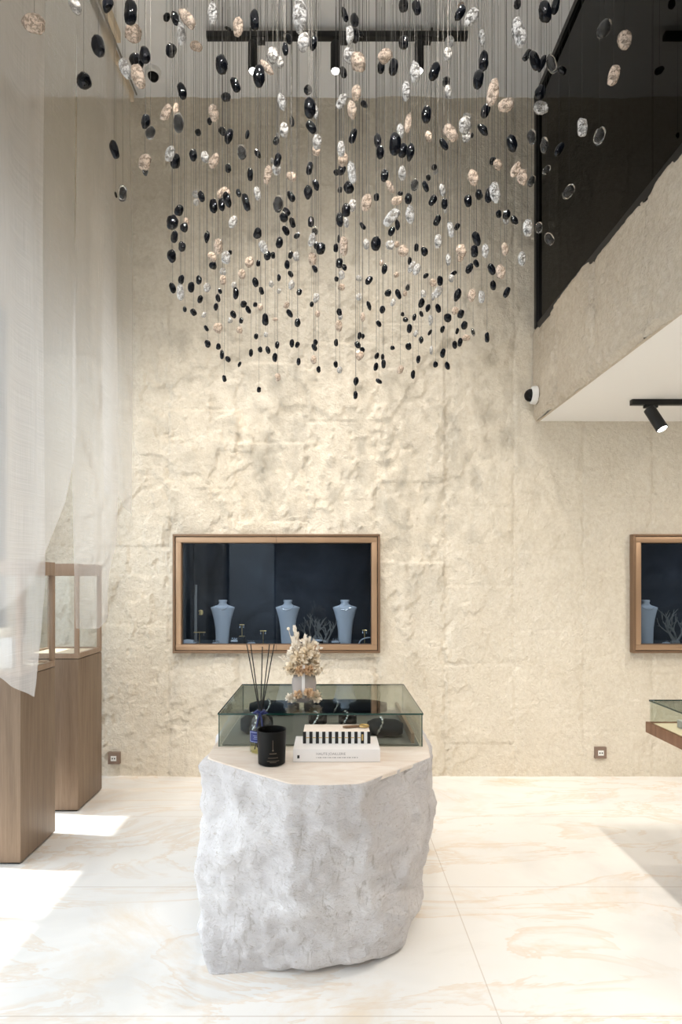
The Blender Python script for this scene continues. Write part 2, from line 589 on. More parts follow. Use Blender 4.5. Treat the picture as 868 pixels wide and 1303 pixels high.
# ---------------------------------------------------------------- display niches
def niche(o, label, cat, group):
    t = thing('wall_display_case', ((NX0 + NX1) / 2 + o, D, NZ0), label, cat, group)
    x0, x1 = NX0 + o, NX1 + o
    lip = B()
    w = .016
    for lo, hi in (((x0, NZ0), (x1, NZ0 + w)), ((x0, NZ1 - w), (x1, NZ1)), ((x0, NZ0 + w), (x0 + w, NZ1 - w)), ((x1 - w, NZ0 + w), (x1, NZ1 - w))):
        lip.box((lo[0], D - .052, lo[1]), (hi[0], D + .03, hi[1]), .002)
    lip.build('outer_frame', M['bronzedark'], t)
    fr = B()
    a, b = w + .004, .058
    for lo, hi in (((x0 + a, NZ0 + a), (x1 - a, NZ0 + b)), ((x0 + a, NZ1 - b), (x1 - a, NZ1 - a)), ((x0 + a, NZ0 + b), (x0 + b, NZ1 - b)), ((x1 - b, NZ0 + b), (x1 - a, NZ1 - b))):
        fr.box((lo[0], D - .045, lo[1]), (hi[0], D + .02, hi[1]), .0025)
    fr.build('door_frame', M['bronze'], t)
    cx = (x0 + x1) / 2
    inn = B()
    i = .062
    for lo, hi in (((x0 + b, NZ0 + b), (x1 - b, NZ0 + i)), ((x0 + b, NZ1 - i), (x1 - b, NZ1 - b)), ((x0 + b, NZ0 + i), (x0 + i, NZ1 - i)), ((x1 - i, NZ0 + i), (x1 - b, NZ1 - i))):
        inn.box((lo[0], D - .03, lo[1]), (hi[0], D + .01, hi[1]))
    inn.build('inner_bead', M['bronzedark'], t)
    B().box((cx - .001, D - .0462, NZ1 - b), (cx + .001, D - .044, NZ1 - w)).box((cx - .001, D - .0462, NZ0 + w), (cx + .001, D - .044, NZ0 + b)).build('door_seam', M['black'], t)
    for lo, hi in ((x0 + b, cx - .001), (cx + .001, x1 - b)):
        B().box((lo, D - .022, NZ0 + b), (hi, D - .016, NZ1 - b)).build('glass', M['nichepane'], t, smooth=False)
    e = .03
    bx = B()
    dp = D + .40
    bx.box((x0 + e, dp, NZ0 + e), (x1 - e, dp + .02, NZ1 - e))
    bx.box((x0 + e, D + .03, NZ0 + e), (x0 + e + .012, dp, NZ1 - e)).box((x1 - e - .012, D + .03, NZ0 + e), (x1 - e, dp, NZ1 - e))
    bx.box((x0 + e, D + .03, NZ1 - e - .012), (x1 - e, dp, NZ1 - e)).box((x0 + e, D + .03, NZ0 + e), (x1 - e, dp, NZ0 + .045))
    bx.build('lining', M['nicheback'], t, smooth=False)
    return t


niche(0, 'wide bronze framed glass display recessed in the plaster wall behind the stone pedestal', 'display case', 'bronze framed wall displays')
niche(N2, 'bronze framed glass wall display cut off by the photo edge, above the hanging wood case', 'display case', 'bronze framed wall displays')
NF = NZ0 + .046                                        # niche floor
YB = D + .17


def make_bust(loc, label):
    t = thing('necklace_bust', loc, label, 'jewellery bust', 'necklace busts in the wall displays')
    x, y, z = loc
    prof = [(.047, 0), (.049, .04), (.054, .11), (.065, .175), (.080, .232), (.089, .258), (.0885, .262), (.068, .270), (.046, .277), (.034, .283), (.029, .291), (.0285, .300), (.0325, .305), (.033, .315), (.0285, .317)]
    b = B()
    n = 36
    rs = []
    for r, h in prof:
        sy = .52 if r > .05 else .52 + .48 * (1 - min(1, max(0, (r - .026) / .024)))
        lean = .02 * (h / .3)
        rs.append([(x + r * math.cos(2 * PI * i / n), y + lean + r * sy * math.sin(2 * PI * i / n), z + h) for i in range(n)])
    b.rings(rs)
    b.build('body', M['bust'], t, angle=50)
    nk = []
    for i in range(25):
        a = -PI * (i / 24)
        nk.append((x + .046 * math.cos(a), y - .032 - .012 * abs(math.sin(a)) + .014, z + .274 - .028 * abs(math.sin(a)) ** 1.3))
    B().tube(nk, .0014, 6).build('necklace', M['silver'], t)
    return t


bp = lambda px: ((px - CX) / (F / YB), YB, NF)
bu = make_bust(bp(283), 'pale blue grey necklace bust nearest the curtain inside the wide wall display')
copy_tree(bu, bp(366), None, 'pale blue grey necklace bust standing in the middle of the wide wall display')
copy_tree(bu, bp(439), None, 'pale blue grey necklace bust at the far end from curtain in wide wall display')
copy_tree(bu, bp(823), None, 'pale necklace bust standing just inside the frame of the cropped wall display')


def tstand(px, wtop, h, label, base=0., Y=YB - .06):
    x = (px - CX) / (F / Y)
    t = thing('earring_stand', (x, Y, NF + base), label, 'earring stand', 'earring stands in the wide wall display')
    z = NF + base
    if base:
        B().box((x - .028, Y - .028, NF), (x + .028, Y + .028, z - .0005), .002).build('plinth_block', M['velvet'], t)
    B().box((x - .02, Y - .016, z), (x + .02, Y + .016, z + .004), .001).build('foot', M['gold'], t)
    B().tube([(x, Y, z + .004), (x, Y, z + h)], .0025, 8).build('stem', M['gold'], t)
    B().tube([(x - wtop / 2, Y, z + h), (x + wtop / 2, Y, z + h)], .0035, 8).build('crossbar', M['gold'], t)
    for sx in (-1, 1):
        b = B()
        for k in range(3):
            b.ball((x + sx * wtop * .38, Y - .005, z + h - .006 - .007 * k), .0042, 1)
        b.build('earring', M['silver'], t)


tstand(254, .085, .085, 'low gold T-shaped earring stand beside the bust nearest the curtain')
tstand(308, .035, .085, 'gold earring stand raised on a dark block in the wide wall display', .055)
tstand(335, .045, .095, 'gold earring stand between the raised stand and the middle bust')
tstand(464, .035, .10, 'thin gold earring stand in far corner of the wide wall display', 0)


def ring_set(px, base, label, Y=YB - .07, k=3):
    x = (px - CX) / (F / Y)
    t = thing('ring_holder', (x, Y, NF + base), label, 'ring holder', 'ring holders in the wall displays')
    z = NF + base
    if base:
        B().box((x - .035, Y - .03, NF), (x + .035, Y + .03, z - .0005), .002).build('plinth_block', M['velvet'], t)
    B().lathe([(.030, 0), (.030, .006), (.026, .012), (.012, .015)], (x, Y, z), 24, .7).build('cushion', M['bust'], t)
    for i in range(k):
        a = (i - (k - 1) / 2) * .016
        B().tube([(x + a + .007 * math.cos(u), Y - .012, z + .018 + .007 * math.sin(u)) for u in np.linspace(0, 2 * PI, 13)], .0015, 5, False).ball((x + a, Y - .012, z + .027), .004, 1).build('ring', M['silver'], t)


ring_set(275, 0, 'small pale ring holder in front of the bust nearest the curtain')
ring_set(299, .018, 'small pale ring holder on a low block beside the raised earring stand')
ring_set(320, 0, 'small pale ring holder between two gold earring stands on display floor')
ring_set(405, .022, 'small pale ring holder on a block by the grey coral sculpture')
ring_set(427, .012, 'small pale ring holder in front of the bust farthest from curtain')
ring_set(848, .0, 'small pale ring holder in the cropped wall display', k=1)

# bracelet cushion, arc stand, coral sculpture, leaf bracket
x = (239 - CX) / (F / (YB - .08)); Y = YB - .08
t = thing('bracelet_cushion', (x, Y, NF), 'low pale blue bracelet cushion in the wide display corner nearest the curtain', 'bracelet cushion')
B().box((x - .055, Y - .04, NF), (x + .055, Y + .04, NF + .012), .004).build('base_pad', M['bust'], t)
B().rings([[(x + u, Y + .028 * math.cos(a), NF + .0125 + .024 * math.sin(a) * (1 - .25 * abs(u / .045))) for a in np.linspace(0, PI, 12)] for u in np.linspace(-.045, .045, 8)]).build('roll', M['bust'], t)
x = (466 - CX) / (F / (YB - .1)); Y = YB - .1
t = thing('bangle_arc_stand', (x, Y, NF), 'curved pale arc stand in far lower corner of the wide wall display', 'jewellery stand')
B().tube([(x - .05 + .075 * (1 - math.cos(a)), Y, NF + .006 + .045 * math.sin(a)) for a in np.linspace(0, PI * .6, 14)], [.006 - .0002 * i for i in range(14)], 8).build('arc', M['bust'], t)
B().box((x - .06, Y - .02, NF), (x - .035, Y + .02, NF + .006), .001).build('foot', M['velvet'], t)


def coral(px, Y, label, seed, h=.16):
    rr = random.Random(seed)
    x = (px - CX) / (F / Y)
    t = thing('coral_sculpture', (x, Y, NF), label, 'coral sculpture', 'grey coral sculptures')
    B().lathe([(.035, 0), (.034, .012), (.02, .022)], (x, Y, NF), 20, .7).build('base', M['greytray'], t)

    def branch(p, d, r, l, lev):
        pts = [p]
        for k in range(4):
            d2 = (d + Vector((rr.uniform(-.35, .35), rr.uniform(-.2, .2), rr.uniform(-.1, .3)))).normalized()
            p = p + d2 * l / 4
            pts.append(p)
            d = d2
        bb.tube(pts, [r * (1 - .13 * k) for k in range(5)], 7)
        if lev:
            for k in range(3):
                branch(pts[rr.randint(2, 4)], (d + Vector((rr.uniform(-1, 1), rr.uniform(-.4, .4), rr.uniform(0, .6)))).normalized(), r * .62, l * .7, lev - 1)
    bb = B()
    for k in range(4):
        branch(Vector((x + (k - 1.5) * .012, Y, NF + .015)), Vector(((k - 1.5) * .45, 0, 1)).normalized(), .0085, h * .62, 2)
    bb.build('branches', M['coral'], t)


M['coral'] = mat('grey_coral', (.22, .21, .19), .9)
coral(398, YB + .11, 'grey branching coral sculpture behind the dried flowers in the wide display', 4)
coral(412, YB - .02, 'looped grey coral sculpture beside the bust farthest from the curtain', 11, .13)
coral(859, YB, 'grey branching coral form inside the cropped wall display', 23, .2)
x = (249 - CX) / (F / YB)
t = thing('branch_jewellery_stand', (x, YB, NF), 'tall slim stand with gold leaf arm beside the curtain end of display', 'jewellery stand')
B().tube([(x, YB, NF), (x, YB, NF + .33), (x + .004, YB, NF + .43)], [.011, .010, .008], 10).build('post', M['greytray'], t)
B().lathe([(.03, 0), (.03, .008)], (x, YB, NF), 20).build('foot', M['greytray'], t)
lf = B()
for k in range(5):
    a = -.5 + k * .28
    lf.ball((x + .022 + .035 * math.cos(a) * .6, YB - .012, NF + .225 + .014 * math.sin(a * 2)), .012, 1, (1.5, .4, .7))
lf.build('leaf_arm', M['gold'], t)


# ---------------------------------------------------------------- glass-topped wooden plinths on the left
def plinth(y0, y1, label):
    x0, x1, zb, zt = -1.872, -1.522, .915, 1.492
    t = thing('display_plinth', ((x0 + x1) / 2, (y0 + y1) / 2, 0), label, 'display plinth', 'glass topped wooden plinths beside the curtain')
    B().box((x0 + .012, y0 + .012, 0), (x1 - .012, y1 - .012, .012)).build('plinth_base', M['black'], t, smooth=False)
    B().box((x0, y0, .010), (x1, y1, zb), .0025).build('cabinet', M['wood'], t)
    B().box((x0 + .006, y0 + .006, zb), (x1 - .006, y1 - .006, zb + .004)).build('shadow_gap', M['black'], t, smooth=False)
    f = B()
    p = .024
    zb2 = zb + .004
    for (a, b) in ((x0, y0), (x1 - p, y0), (x0, y1 - p), (x1 - p, y1 - p)):
        f.box((a, b, zb2 + .03), (a + p, b + p, zt - .075), .0015)
    for za, zc in ((zb2, zb2 + .03), (zt - .075, zt - .0025)):
        f.box((x0, y0, za), (x1, y0 + p, zc), .0015).box((x0, y1 - p, za), (x1, y1, zc), .0015)
        f.box((x0, y0 + p, za), (x0 + p, y1 - p, zc), .0015).box((x1 - p, y0 + p, za), (x1, y1 - p, zc), .0015)
    f.build('case_frame', M['woodtop'], t)
    B().box((x0 + p, y0 + p, zt - .03), (x1 - p, y1 - p, zt - .004)).build('lid', M['woodtop'], t, smooth=False)
    B().box((x0 + p, y0 + p, zb2 + .002), (x1 - p, y1 - p, zb2 + .022)).build('case_floor', M['cream'], t, smooth=False)
    q = p * .5
    za, zc = zb2 + .03, zt - .075
    for lo, hi in (((x0 + p, y0 + q, za), (x1 - p, y0 + q + .005, zc)), ((x0 + p, y1 - q - .005, za), (x1 - p, y1 - q, zc)),
                   ((x0 + q, y0 + p, za), (x0 + q + .005, y1 - p, zc)), ((x1 - q - .005, y0 + p, za), (x1 - q, y1 - p, zc))):
        B().box(lo, hi).build('glass', M['pane'], t, smooth=False)
    return t


plinth(2.846, 3.203, 'brown wooden plinth with glass case, nearer of two, partly behind the curtain hem')
plinth(3.491, 3.852, 'brown wooden plinth with glass case, nearer the plaster wall and socket')
t = thing('ring_cushion', (-1.69, 3.03, .942), 'small cream jewellery cushion inside the nearer plinth case behind the curtain', 'jewellery cushion')
B().box((-1.76, 2.95, .942), (-1.62, 3.11, 1.10), .012).build('riser', M['paper'], t)
B().lathe([(.06, 0), (.07, .012), (.066, .03), (.04, .042), (.01, .045)], (-1.69, 3.03, 1.1005), 28).build('cushion', M['cream'], t)


# ---------------------------------------------------------------- sheer curtains
def lerp(tab, u):
    for (a, b), (c, d) in zip(tab, tab[1:]):
        if u <= c:
            return b + (d - b) * max(0, (u - a)) / (c - a)
    return tab[-1][1]


def curtain(label, y0, y1, hem, X0, amp, waves, phase, material, flare=0.):
    """hem: list of (Y, height of the hem there)."""
    ny, nz = 150, 120
    hy = sorted(hem)
    V = []
    top = CEIL - .036
    for j in range(nz + 1):
        v = j / nz
        for i in range(ny + 1):
            u = i / ny
            y = y0 + (y1 - y0) * u
            hz = lerp(hy, y)
            z = top + (hz - top) * v
            a = amp * (.55 + .45 * math.sin(u * 7 + phase * 2))
            x = X0 + a * math.sin(2 * PI * waves * u + phase + .6 * math.sin(2 * PI * u * 1.7 + phase)) * (.75 + .25 * v)
            x += .012 * math.sin(z * 1.7 + u * 9 + phase) + flare * v * v
            yy = y + .02 * math.sin(z * 1.3 + phase) * v
            V.append((x, yy, z))
    n = ny + 1
    q = [(j * n + i, j * n + i + 1, (j + 1) * n + i + 1, (j + 1) * n + i) for j in range(nz) for i in range(ny)]
    t = thing('sheer_curtain', (X0, (y0 + y1) / 2, top), label, 'curtain', 'sheer curtains along the shop window')
    npmesh('cloth', V, q, material, t)
    B().box((X0 - .012, min(y0, y1), top - .03), (X0 + .012, max(y0, y1), top + .0355)).build('heading_tape', M['cream'], t, smooth=False)


def hz(px, py, X):
    s = (CX - px) / -X
    return (F / s, CAMZ + (CY - py) / s)


curtain('sheer off white curtain farthest back, its hem ending high against the plaster wall', 3.55, 4.07,
        [hz(148, 630, -1.385), hz(160, 645, -1.385), hz(172, 660, -1.385), hz(182, 672, -1.36)], -1.395, .020, 2.6, .4, M['sheer'])
curtain('narrow sheer curtain tail hanging over the plinth nearer the wall', 2.95, 3.62,
        [hz(95, 800, -1.325), hz(108, 800, -1.325), hz(122, 800, -1.325), hz(131, 782, -1.325), hz(143, 745, -1.325), hz(150, 700, -1.325), hz(153, 655, -1.325)], -1.325, .036, 1.7, 1.3, M['sheer'])
curtain('wide sheer curtain with a slanted raised hem beside the nearer plinth', 1.10, 3.28,
        [(1.1, 1.25), hz(0, 800, -1.42), hz(20, 772, -1.42), hz(66, 706, -1.42), hz(85, 640, -1.42), hz(100, 560, -1.42), hz(112, 470, -1.42)], -1.435, .06, 5.2, 2.2, M['sheer'])
curtain('sheer curtain with the lowest rounded hem, hanging in front of nearer plinth', 1.00, 2.705,
        [(1.0, .95), hz(0, 858, -1.33), hz(20, 872, -1.33), hz(40, 885, -1.33), hz(46, 886, -1.33), hz(51, 868, -1.33), hz(55, 815, -1.33), hz(58, 745, -1.33)], -1.33, .025, 7.4, 3.0, M['sheerlow'])


# ---------------------------------------------------------------- ceiling tracks, lamps, cameras, sockets
YT = F / 206
ZT = CAMZ + (CY - 46) / 206
t = thing('ceiling_track', (.03, YT, CEIL), 'long black lighting track under the ceiling behind the hanging pebbles', 'lighting track', 'black lighting tracks')
B().box((-.772, YT - .018, ZT - .018), (.84, YT + .018, ZT + .018), .002).build('rail', M['black'], t)
for xx in (-.5, .1, .62):
    B().tube([(xx, YT, ZT + .018), (xx, YT, CEIL)], .006, 8).build('suspension_rod', M['black'], t)
for px, lab in ((322, 'first'), (427, 'second'), (533, 'third')):
    x = (px - CX) / 206
    t = thing('track_spotlight', (x, YT, ZT - .0185), lab + ' black cylinder spotlight along the ceiling track, counted from the curtain', 'spotlight', 'black cylinder spotlights')
    B().box((x - .006, YT - .015, ZT - .045), (x + .075, YT + .015, ZT - .0185), .002).build('track_adapter', M['black'], t)
    B().lathe([(.028, 0), (.031, .004), (.031, .165), (.028, .170), (.006, .171)], (x, YT, ZT - .215), 28).build('housing', M['black'], t)
    B().lathe([(.024, 0), (.018, -.008), (.006, -.011)], (x, YT, ZT - .2155), 24).build('lens', M['lens'], t)
# mezzanine underside track
s = 205.; Ym = F / s
x0 = (803 - CX) / s
zr = CAMZ + (CY - 513) / s
t = thing('ceiling_track', (x0 + .5, Ym, MZ0), 'black lighting track under the white mezzanine, cut off by the photo edge', 'lighting track', 'black lighting tracks')
B().box((x0, Ym - .017, zr - .012), (x0 + 1.6, Ym + .017, MZ0 + .004), .002).build('rail', M['black'], t)
c0, c1 = P(826, 520, s), P(836, 549, s)
c1.y -= .06
t = thing('track_spotlight', (c0.x, Ym, zr - .012), 'tilted black cylinder spotlight hanging under the white mezzanine', 'spotlight', 'black cylinder spotlights')
B().box((c0.x - .03, Ym - .014, zr - .03), (c0.x + .05, Ym + .014, zr - .0125), .002).build('track_adapter', M['black'], t)
B().tube([(c0.x + .03, Ym, zr - .03), (c0.x + .04, Ym, zr - .06), (c0.x + .028, Ym - .01, zr - .085)], .008, 8).build('swivel_arm', M['black'], t)
ax = (c1 - c0).normalized()
B().tube([c0, c0 + ax * .004, c1 - ax * .002, c1], [.026, .0335, .0345, .032], 28).build('housing', M['black'], t)
B().tube([c1 + ax * .0005, c1 + ax * .005], [.028, .02], 24).build('lens', M['lens'], t)
MEZZ_LENS, MEZZ_AX = c1 + ax * .02, ax
# upper floor track behind smoked glass
s = 206.; x0 = (832 - CX) / s
zr = CAMZ + (CY - 57) / s
t = thing('ceiling_track', (x0 + .4, F / s, CEIL), 'short dark lighting track seen through the smoked glass of the upper floor', 'lighting track', 'black lighting tracks')
B().box((x0, F / s - .018, zr - .02), (x0 + 1.2, F / s + .018, CEIL), .002).build('rail', M['black'], t)


def dome(loc, axis, label, r):
    t = thing('dome_camera', loc, label, 'security camera', 'white dome security cameras')
    q = Vector((0, 0, 1)).rotation_difference(Vector(axis)).to_matrix().to_4x4()
    mt = Matrix.Translation(loc) @ q
    for nm, prof, mm in (('housing', [(r, 0), (r, r * .28), (r * .93, r * .5), (r * .72, r * .62)], 'white'),
                         ('dome_lens', [(r * .7, r * .60), (r * .66, r * .85), (r * .48, r * 1.12), (r * .22, r * 1.26), (.002, r * 1.3)], 'candle')):
        b = B().lathe(prof, (0, 0, 0), 28)
        b.bm.transform(mt)
        b.build(nm, M[mm], t, angle=35)


dome(Vector((MX - .008, D - .09, CAMZ + (CY - 503) / 184)), (-1, 0, 0), 'white dome camera with black lens on the mezzanine edge above the wall corner', .062)
dome(Vector(((195 - CX) / 190, F / 190, CEIL)), (0, 0, -1), 'white dome camera on the ceiling near the curtain track', .052)
for px, py, lab in ((146, 964, 'square taupe wall socket low on the wall beside the wooden plinth'), (763, 957, 'square taupe wall socket low on the bare plaster wall beside hanging case')):
    c = P(px, py, 180)
    t = thing('wall_socket', (c.x, D - .012, c.z), lab, 'wall socket', 'wall sockets')
    B().box((c.x - .041, D - .022, c.z - .041), (c.x + .041, D + .01, c.z + .041), .003).build('cover_plate', M['socket'], t)
    B().box((c.x - .02, D - .024, c.z - .018), (c.x + .02, D - .0223, c.z + .018), .0008).build('insert', M['white'], t)
    B().lathe([(.010, 0), (.010, .003)], (0, 0, 0), 16)
    b = B()
    for sx in (-.008, .008):
        b.box((c.x + sx - .004, D - .0252, c.z - .005), (c.x + sx + .004, D - .0243, c.z + .005))
    b.build('port', M['black'], t, smooth=False)


# ---------------------------------------------------------------- stone pedestal
HT = .70
TOP = [(-.494, 2.50), (-.490, 2.36), (-.481, 2.263), (-.30, 2.11), (-.136, 1.985), (-.02, 1.978), (.098, 1.99), (.25, 2.14), (.388, 2.284), (.400, 2.40), (.412, 2.75), (.40, 3.16), (-.05, 3.19), (-.50, 3.15), (-.505, 2.80)]
BOT = [(-.46, 2.30), (-.450, 2.16), (-.437, 2.055), (-.28, 2.075), (-.10, 2.10), (.05, 2.125), (.20, 2.16), (.235, 2.185), (.28, 2.35), (.31, 2.50), (.33, 2.75), (.32, 3.05), (-.05, 3.08), (-.44, 3.05), (-.455, 2.70)]


def ring_points(poly, n):
    pts = [Vector((*p, 0)) for p in poly]
    out = []
    for i in range(len(pts)):
        a, b = pts[i], pts[(i + 1) % len(pts)]
        for k in range(n):
            out.append(a.lerp(b, k / n))
    return out


def pedestal():
    K = 18
    tp, bt = ring_points(TOP, K), ring_points(BOT, K)

    def soften(r, k):
        for _ in range(k):
            m_ = len(r)
            r = [(r[i - 1] + r[i] * 2 + r[(i + 1) % m_]) / 4 for i in range(m_)]
        return r
    tp, bt = soften(tp, 4), soften(bt, 20)
    n, nz = len(tp), 72
    cen = Vector((-.04, 2.58, 0))
    V = []
    for j in range(nz + 1):
        v = j / nz
        z = HT * v
        for a, b in zip(bt, tp):
            # overhang: the right side cuts in only low down
            e = v ** .55
            p = a.lerp(b, e)
            out = (p - cen).normalized()
            q = Vector((p.x, p.y, z))
            nn = (mnoise.fractal(q * 2.6 + Vector((3, 1, 7)), .9, 2.1, 5) * .027 + mnoise.fractal(q * 8 + Vector((9, 4, 2)), .8, 2.1, 4) * .017 + .010 * (1 - 2 * abs(mnoise.noise(Vector((q.x * 7 + q.z * 9, q.y * 7, q.z * 4 - q.x * 3)) + Vector((2, 8, 1))))))
            rid = mnoise.noise(Vector((q.x * 3 + q.z * 2.2, q.y * 3, q.z * 4.2)) + Vector((5, 5, 5)))
            nn += .022 * (1 - abs(rid) * 2.4)
            nn += .022 * math.sin(v * PI)
            k = min(1, v / .03, (1 - v) / .035)
            k = .12 + .88 * max(0, k) ** .6
            q += out * nn * k
            V.append(q)
    q = [(j * n + i, j * n + (i + 1) % n, (j + 1) * n + (i + 1) % n, (j + 1) * n + i) for j in range(nz) for i in range(n)]
    t = thing('stone_pedestal', (-.04, 2.58, 0), 'big rough white stone pedestal with smooth top carrying the low glass case', 'pedestal')
    npmesh('rock_body', [tuple(x) for x in V], q, M['rock'], t)
    b = B()
    top = V[nz * n:]
    b.rings([[(x.x, x.y, HT - .012) for x in top], [(x.x, x.y, HT - .0005) for x in top], [(cen.x + (x.x - cen.x) * .99, cen.y + (x.y - cen.y) * .99, HT + .0025) for x in top]])
    b.build('top_surface', M['rocktop'], t, angle=20)
    b = B()
    b.rings([[(x.x, x.y, .0) for x in V[:n]], [(x.x, x.y, .004) for x in V[:n]]])
    b.build('underside', M['rock'], t)


pedestal()
TZ = HT + .003

# low glass case
GX0, GX1, GY0, GY1, GZ0, GZ1 = -.470, .378, 2.418, 3.075, TZ + .0005, .842
t = thing('glass_display_case', ((GX0 + GX1) / 2, (GY0 + GY1) / 2, GZ0), 'low green tinted glass display case lying on the white stone pedestal', 'display case')
e = .008
for lo, hi in (((GX0, GY0, GZ0), (GX1, GY0 + e, GZ1 - e)), ((GX0, GY1 - e, GZ0), (GX1, GY1, GZ1 - e)), ((GX0, GY0 + e, GZ0), (GX0 + e, GY1 - e, GZ1 - e)), ((GX1 - e, GY0 + e, GZ0), (GX1, GY1 - e, GZ1 - e))):
    B().box(lo, hi).build('side_glass', M['casepane'], t, smooth=False)
B().box((GX0 - .002, GY0 - .002, GZ1 - e + .0005), (GX1 + .002, GY1 + .002, GZ1)).build('glass_lid', M['casetop'], t, smooth=False)
b = B()
b.box((GX0 - .003, GY0 - .004, GZ1 - .006), (GX1 + .003, GY0 - .0022, GZ1 + .0005)).box((GX0 - .003, GY1 + .0022, GZ1 - .007), (GX1 + .003, GY1 + .0035, GZ1 + .0005))
b.box((GX0 - .0035, GY0 - .003, GZ1 - .006), (GX0 - .0022, GY1 + .003, GZ1 + .0005)).box((GX1 + .0022, GY0 - .003, GZ1 - .006), (GX1 + .0035, GY1 + .003, GZ1 + .0005))
for xx in (GX0, GX1 - .004):
    for yy in (GY0 - .0015, GY1 - .002):
        b.box((xx, yy, GZ0), (xx + .004, yy + .003, GZ1 - .008))
b.build('polished_edge', M['edge'], t, smooth=False)
B().box((GX0 + .012, GY0 + .012, GZ0), (GX1 - .012, GY1 - .012, GZ0 + .007), .002).build('suede_floor', M['greytray'], t)
b = B().box((GX1 - .045, GY0 + .02, GZ0 + .0075), (GX1 - .03, GY1 - .02, GZ0 + .05), .003)
b.build('wooden_side_strip', M['woodtop'], t)
CF = GZ0 + .0075


def roll(x, y, w, r, rz, label, cat='bracelet cushion', arc=True):
    t = thing('bracelet_cushion', (x, y, CF), label, cat, 'black cushions in the low glass case')
    ca, sa = math.cos(rz), math.sin(rz)
    T = lambda u, v, z: (x + u * ca - v * sa, y + u * sa + v * ca, CF + z)
    rs = []
    for u in np.linspace(-1, 1, 15):
        rr = r * max(.35, (1 - abs(u) ** 5)) ** .5
        rs.append([T(u * w / 2, rr * math.cos(a) * 1.05, r * .96 + rr * .95 * math.sin(a)) for a in np.linspace(0, 2 * PI, 21)[:-1]])
    B().rings(rs).build('roll', M['velvet'], t)
    pts = []
    u0 = -w * .12
    for a in np.linspace(-.5, PI + .3, 20):
        pts.append(T(u0 + .012 * math.sin(a * 2), -r * 1.13 * math.cos(a), r * .96 + r * 1.06 * math.sin(a)))
    b = B().tube(pts, .003, 6)
    for p in pts[2:12:2]:
        b.ball(p, .0075, 1)
    b.build('bracelet', M['silver'], t)


roll(-.335, 2.60, .14, .045, .25, 'large black bracelet cushion in the glass case behind the reed diffuser')
roll(.235, 2.55, .155, .040, -.22, 'large black cushion with silver bracelet at far end of glass case from diffuser')
roll(-.065, 2.73, .085, .033, .05, 'small black cushion with silver jewel above the book, nearer the candle')
roll(.075, 2.73, .085, .033, -.05, 'small black cushion with silver jewel in the case above the striped box')
roll(.07, 2.955, .42, .040, 0, 'long black jewellery roll along the rear of the low glass case')
roll(-.29, 2.95, .25, .038, 0, 'black jewellery roll at the rear corner of the low glass case')


# ---------------------------------------------------------------- things on the pedestal
def reed_diffuser():
    c = Vector((-.286, 2.352, TZ + .0005))
    t = thing('reed_diffuser', c, 'clear glass reed diffuser with navy ribbon and black reeds standing beside the black candle', 'reed diffuser')
    r = .046
    bp_ = [(r * .86, 0), (r * .97, .004), (r, .012), (r, .100), (r * .97, .113), (r * .84, .128), (r * .55, .142), (.016, .149), (.0145, .154), (.0145, .168), (.018, .170), (.018, .174)]
    B().lathe(bp_, c, 40, cap=False).build('bottle', M['bottle'], t, angle=60)
    B().lathe([(r * .85, .0015), (r * .93, .006), (r * .935, .034), (.002, .0345)], c, 36).build('oil', M['oil'], t)
    b = B().lathe([(.0165, .152), (.0195, .155), (.0195, .164), (.0165, .167)], c, 24)
    for sx in (-1, 1):
        b.tube([c + Vector((0, -.019, .158)), c + Vector((sx * .014, -.024, .168)), c + Vector((sx * .028, -.022, .160)), c + Vector((sx * .012, -.022, .156))], [.003, .005, .005, .003], 8)
        b.tube([c + Vector((0, -.02, .157)), c + Vector((sx * .008, -.036, .135)), c + Vector((sx * .012, -.046, .108))], [.003, .0038, .003], 6)
    b.build('ribbon', M['ribbon'], t)
    lab = B()
    n = 14
    for za, zb, ro in ((.046, .092, .0006),):
        pts0 = [c + Vector(((r + ro) * math.sin(a), -(r + ro) * math.cos(a), za)) for a in np.linspace(-1.05, .55, n)]
        pts1 = [p + Vector((0, 0, zb - za)) for p in pts0]
        pts2 = [c + (p - c) * .985 + Vector((0, 0, (zb - c.z) * 0)) for p in pts0]
        lab.rings([pts0, pts1], cap=False, closed=False)
    lo = lab.build('label', M['label'], t)
    ln = B()
    for za in (.050, .087):
        ln.tube([c + Vector(((r + .0012) * math.sin(a), -(r + .0012) * math.cos(a), za)) for a in np.linspace(-.98, .48, 12)], .0007, 5)
    for a in (-.98, .48):
        ln.tube([c + Vector(((r + .0012) * math.sin(a), -(r + .0012) * math.cos(a), za)) for za in (.050, .087)], .0007, 5)
    for za, w in ((.074, .35), (.068, .25), (.062, .3)):
        ln.tube([c + Vector(((r + .0012) * math.sin(a), -(r + .0012) * math.cos(a), za)) for a in np.linspace(-.25 - w, -.25 + w, 8)], .0006, 5)
    ln.build('label_print', M['labelline'], lo)
    tops = [(314, 820), (319, 820), (334, 823), (343, 820), (349, 820)]
    for i, (px, py) in enumerate(tops):
        tp = P(px, py, 316 + (i % 2) * 6)
        bt = c + Vector(((c.x - tp.x) * .42, .012 * (1 if i % 2 else -1), .012))
        B().tube([bt, tp], .0021, 6).build('reed', M['reed'], t)


reed_diffuser()


def text_mesh(body, size, mtx, name, material, parent):
    cu = bpy.data.curves.new(name, 'FONT')
    cu.body = body
    cu.size = size
    cu.extrude = .0001
    ob = bpy.data.objects.new(name + '_tmp', cu)
    COL.objects.link(ob)
    me = bpy.data.meshes.new_from_object(ob.evaluated_get(bpy.context.evaluated_depsgraph_get()))
    bpy.data.objects.remove(ob)
    me.transform(mtx)
    return link(name, me, material, parent, smooth=False)


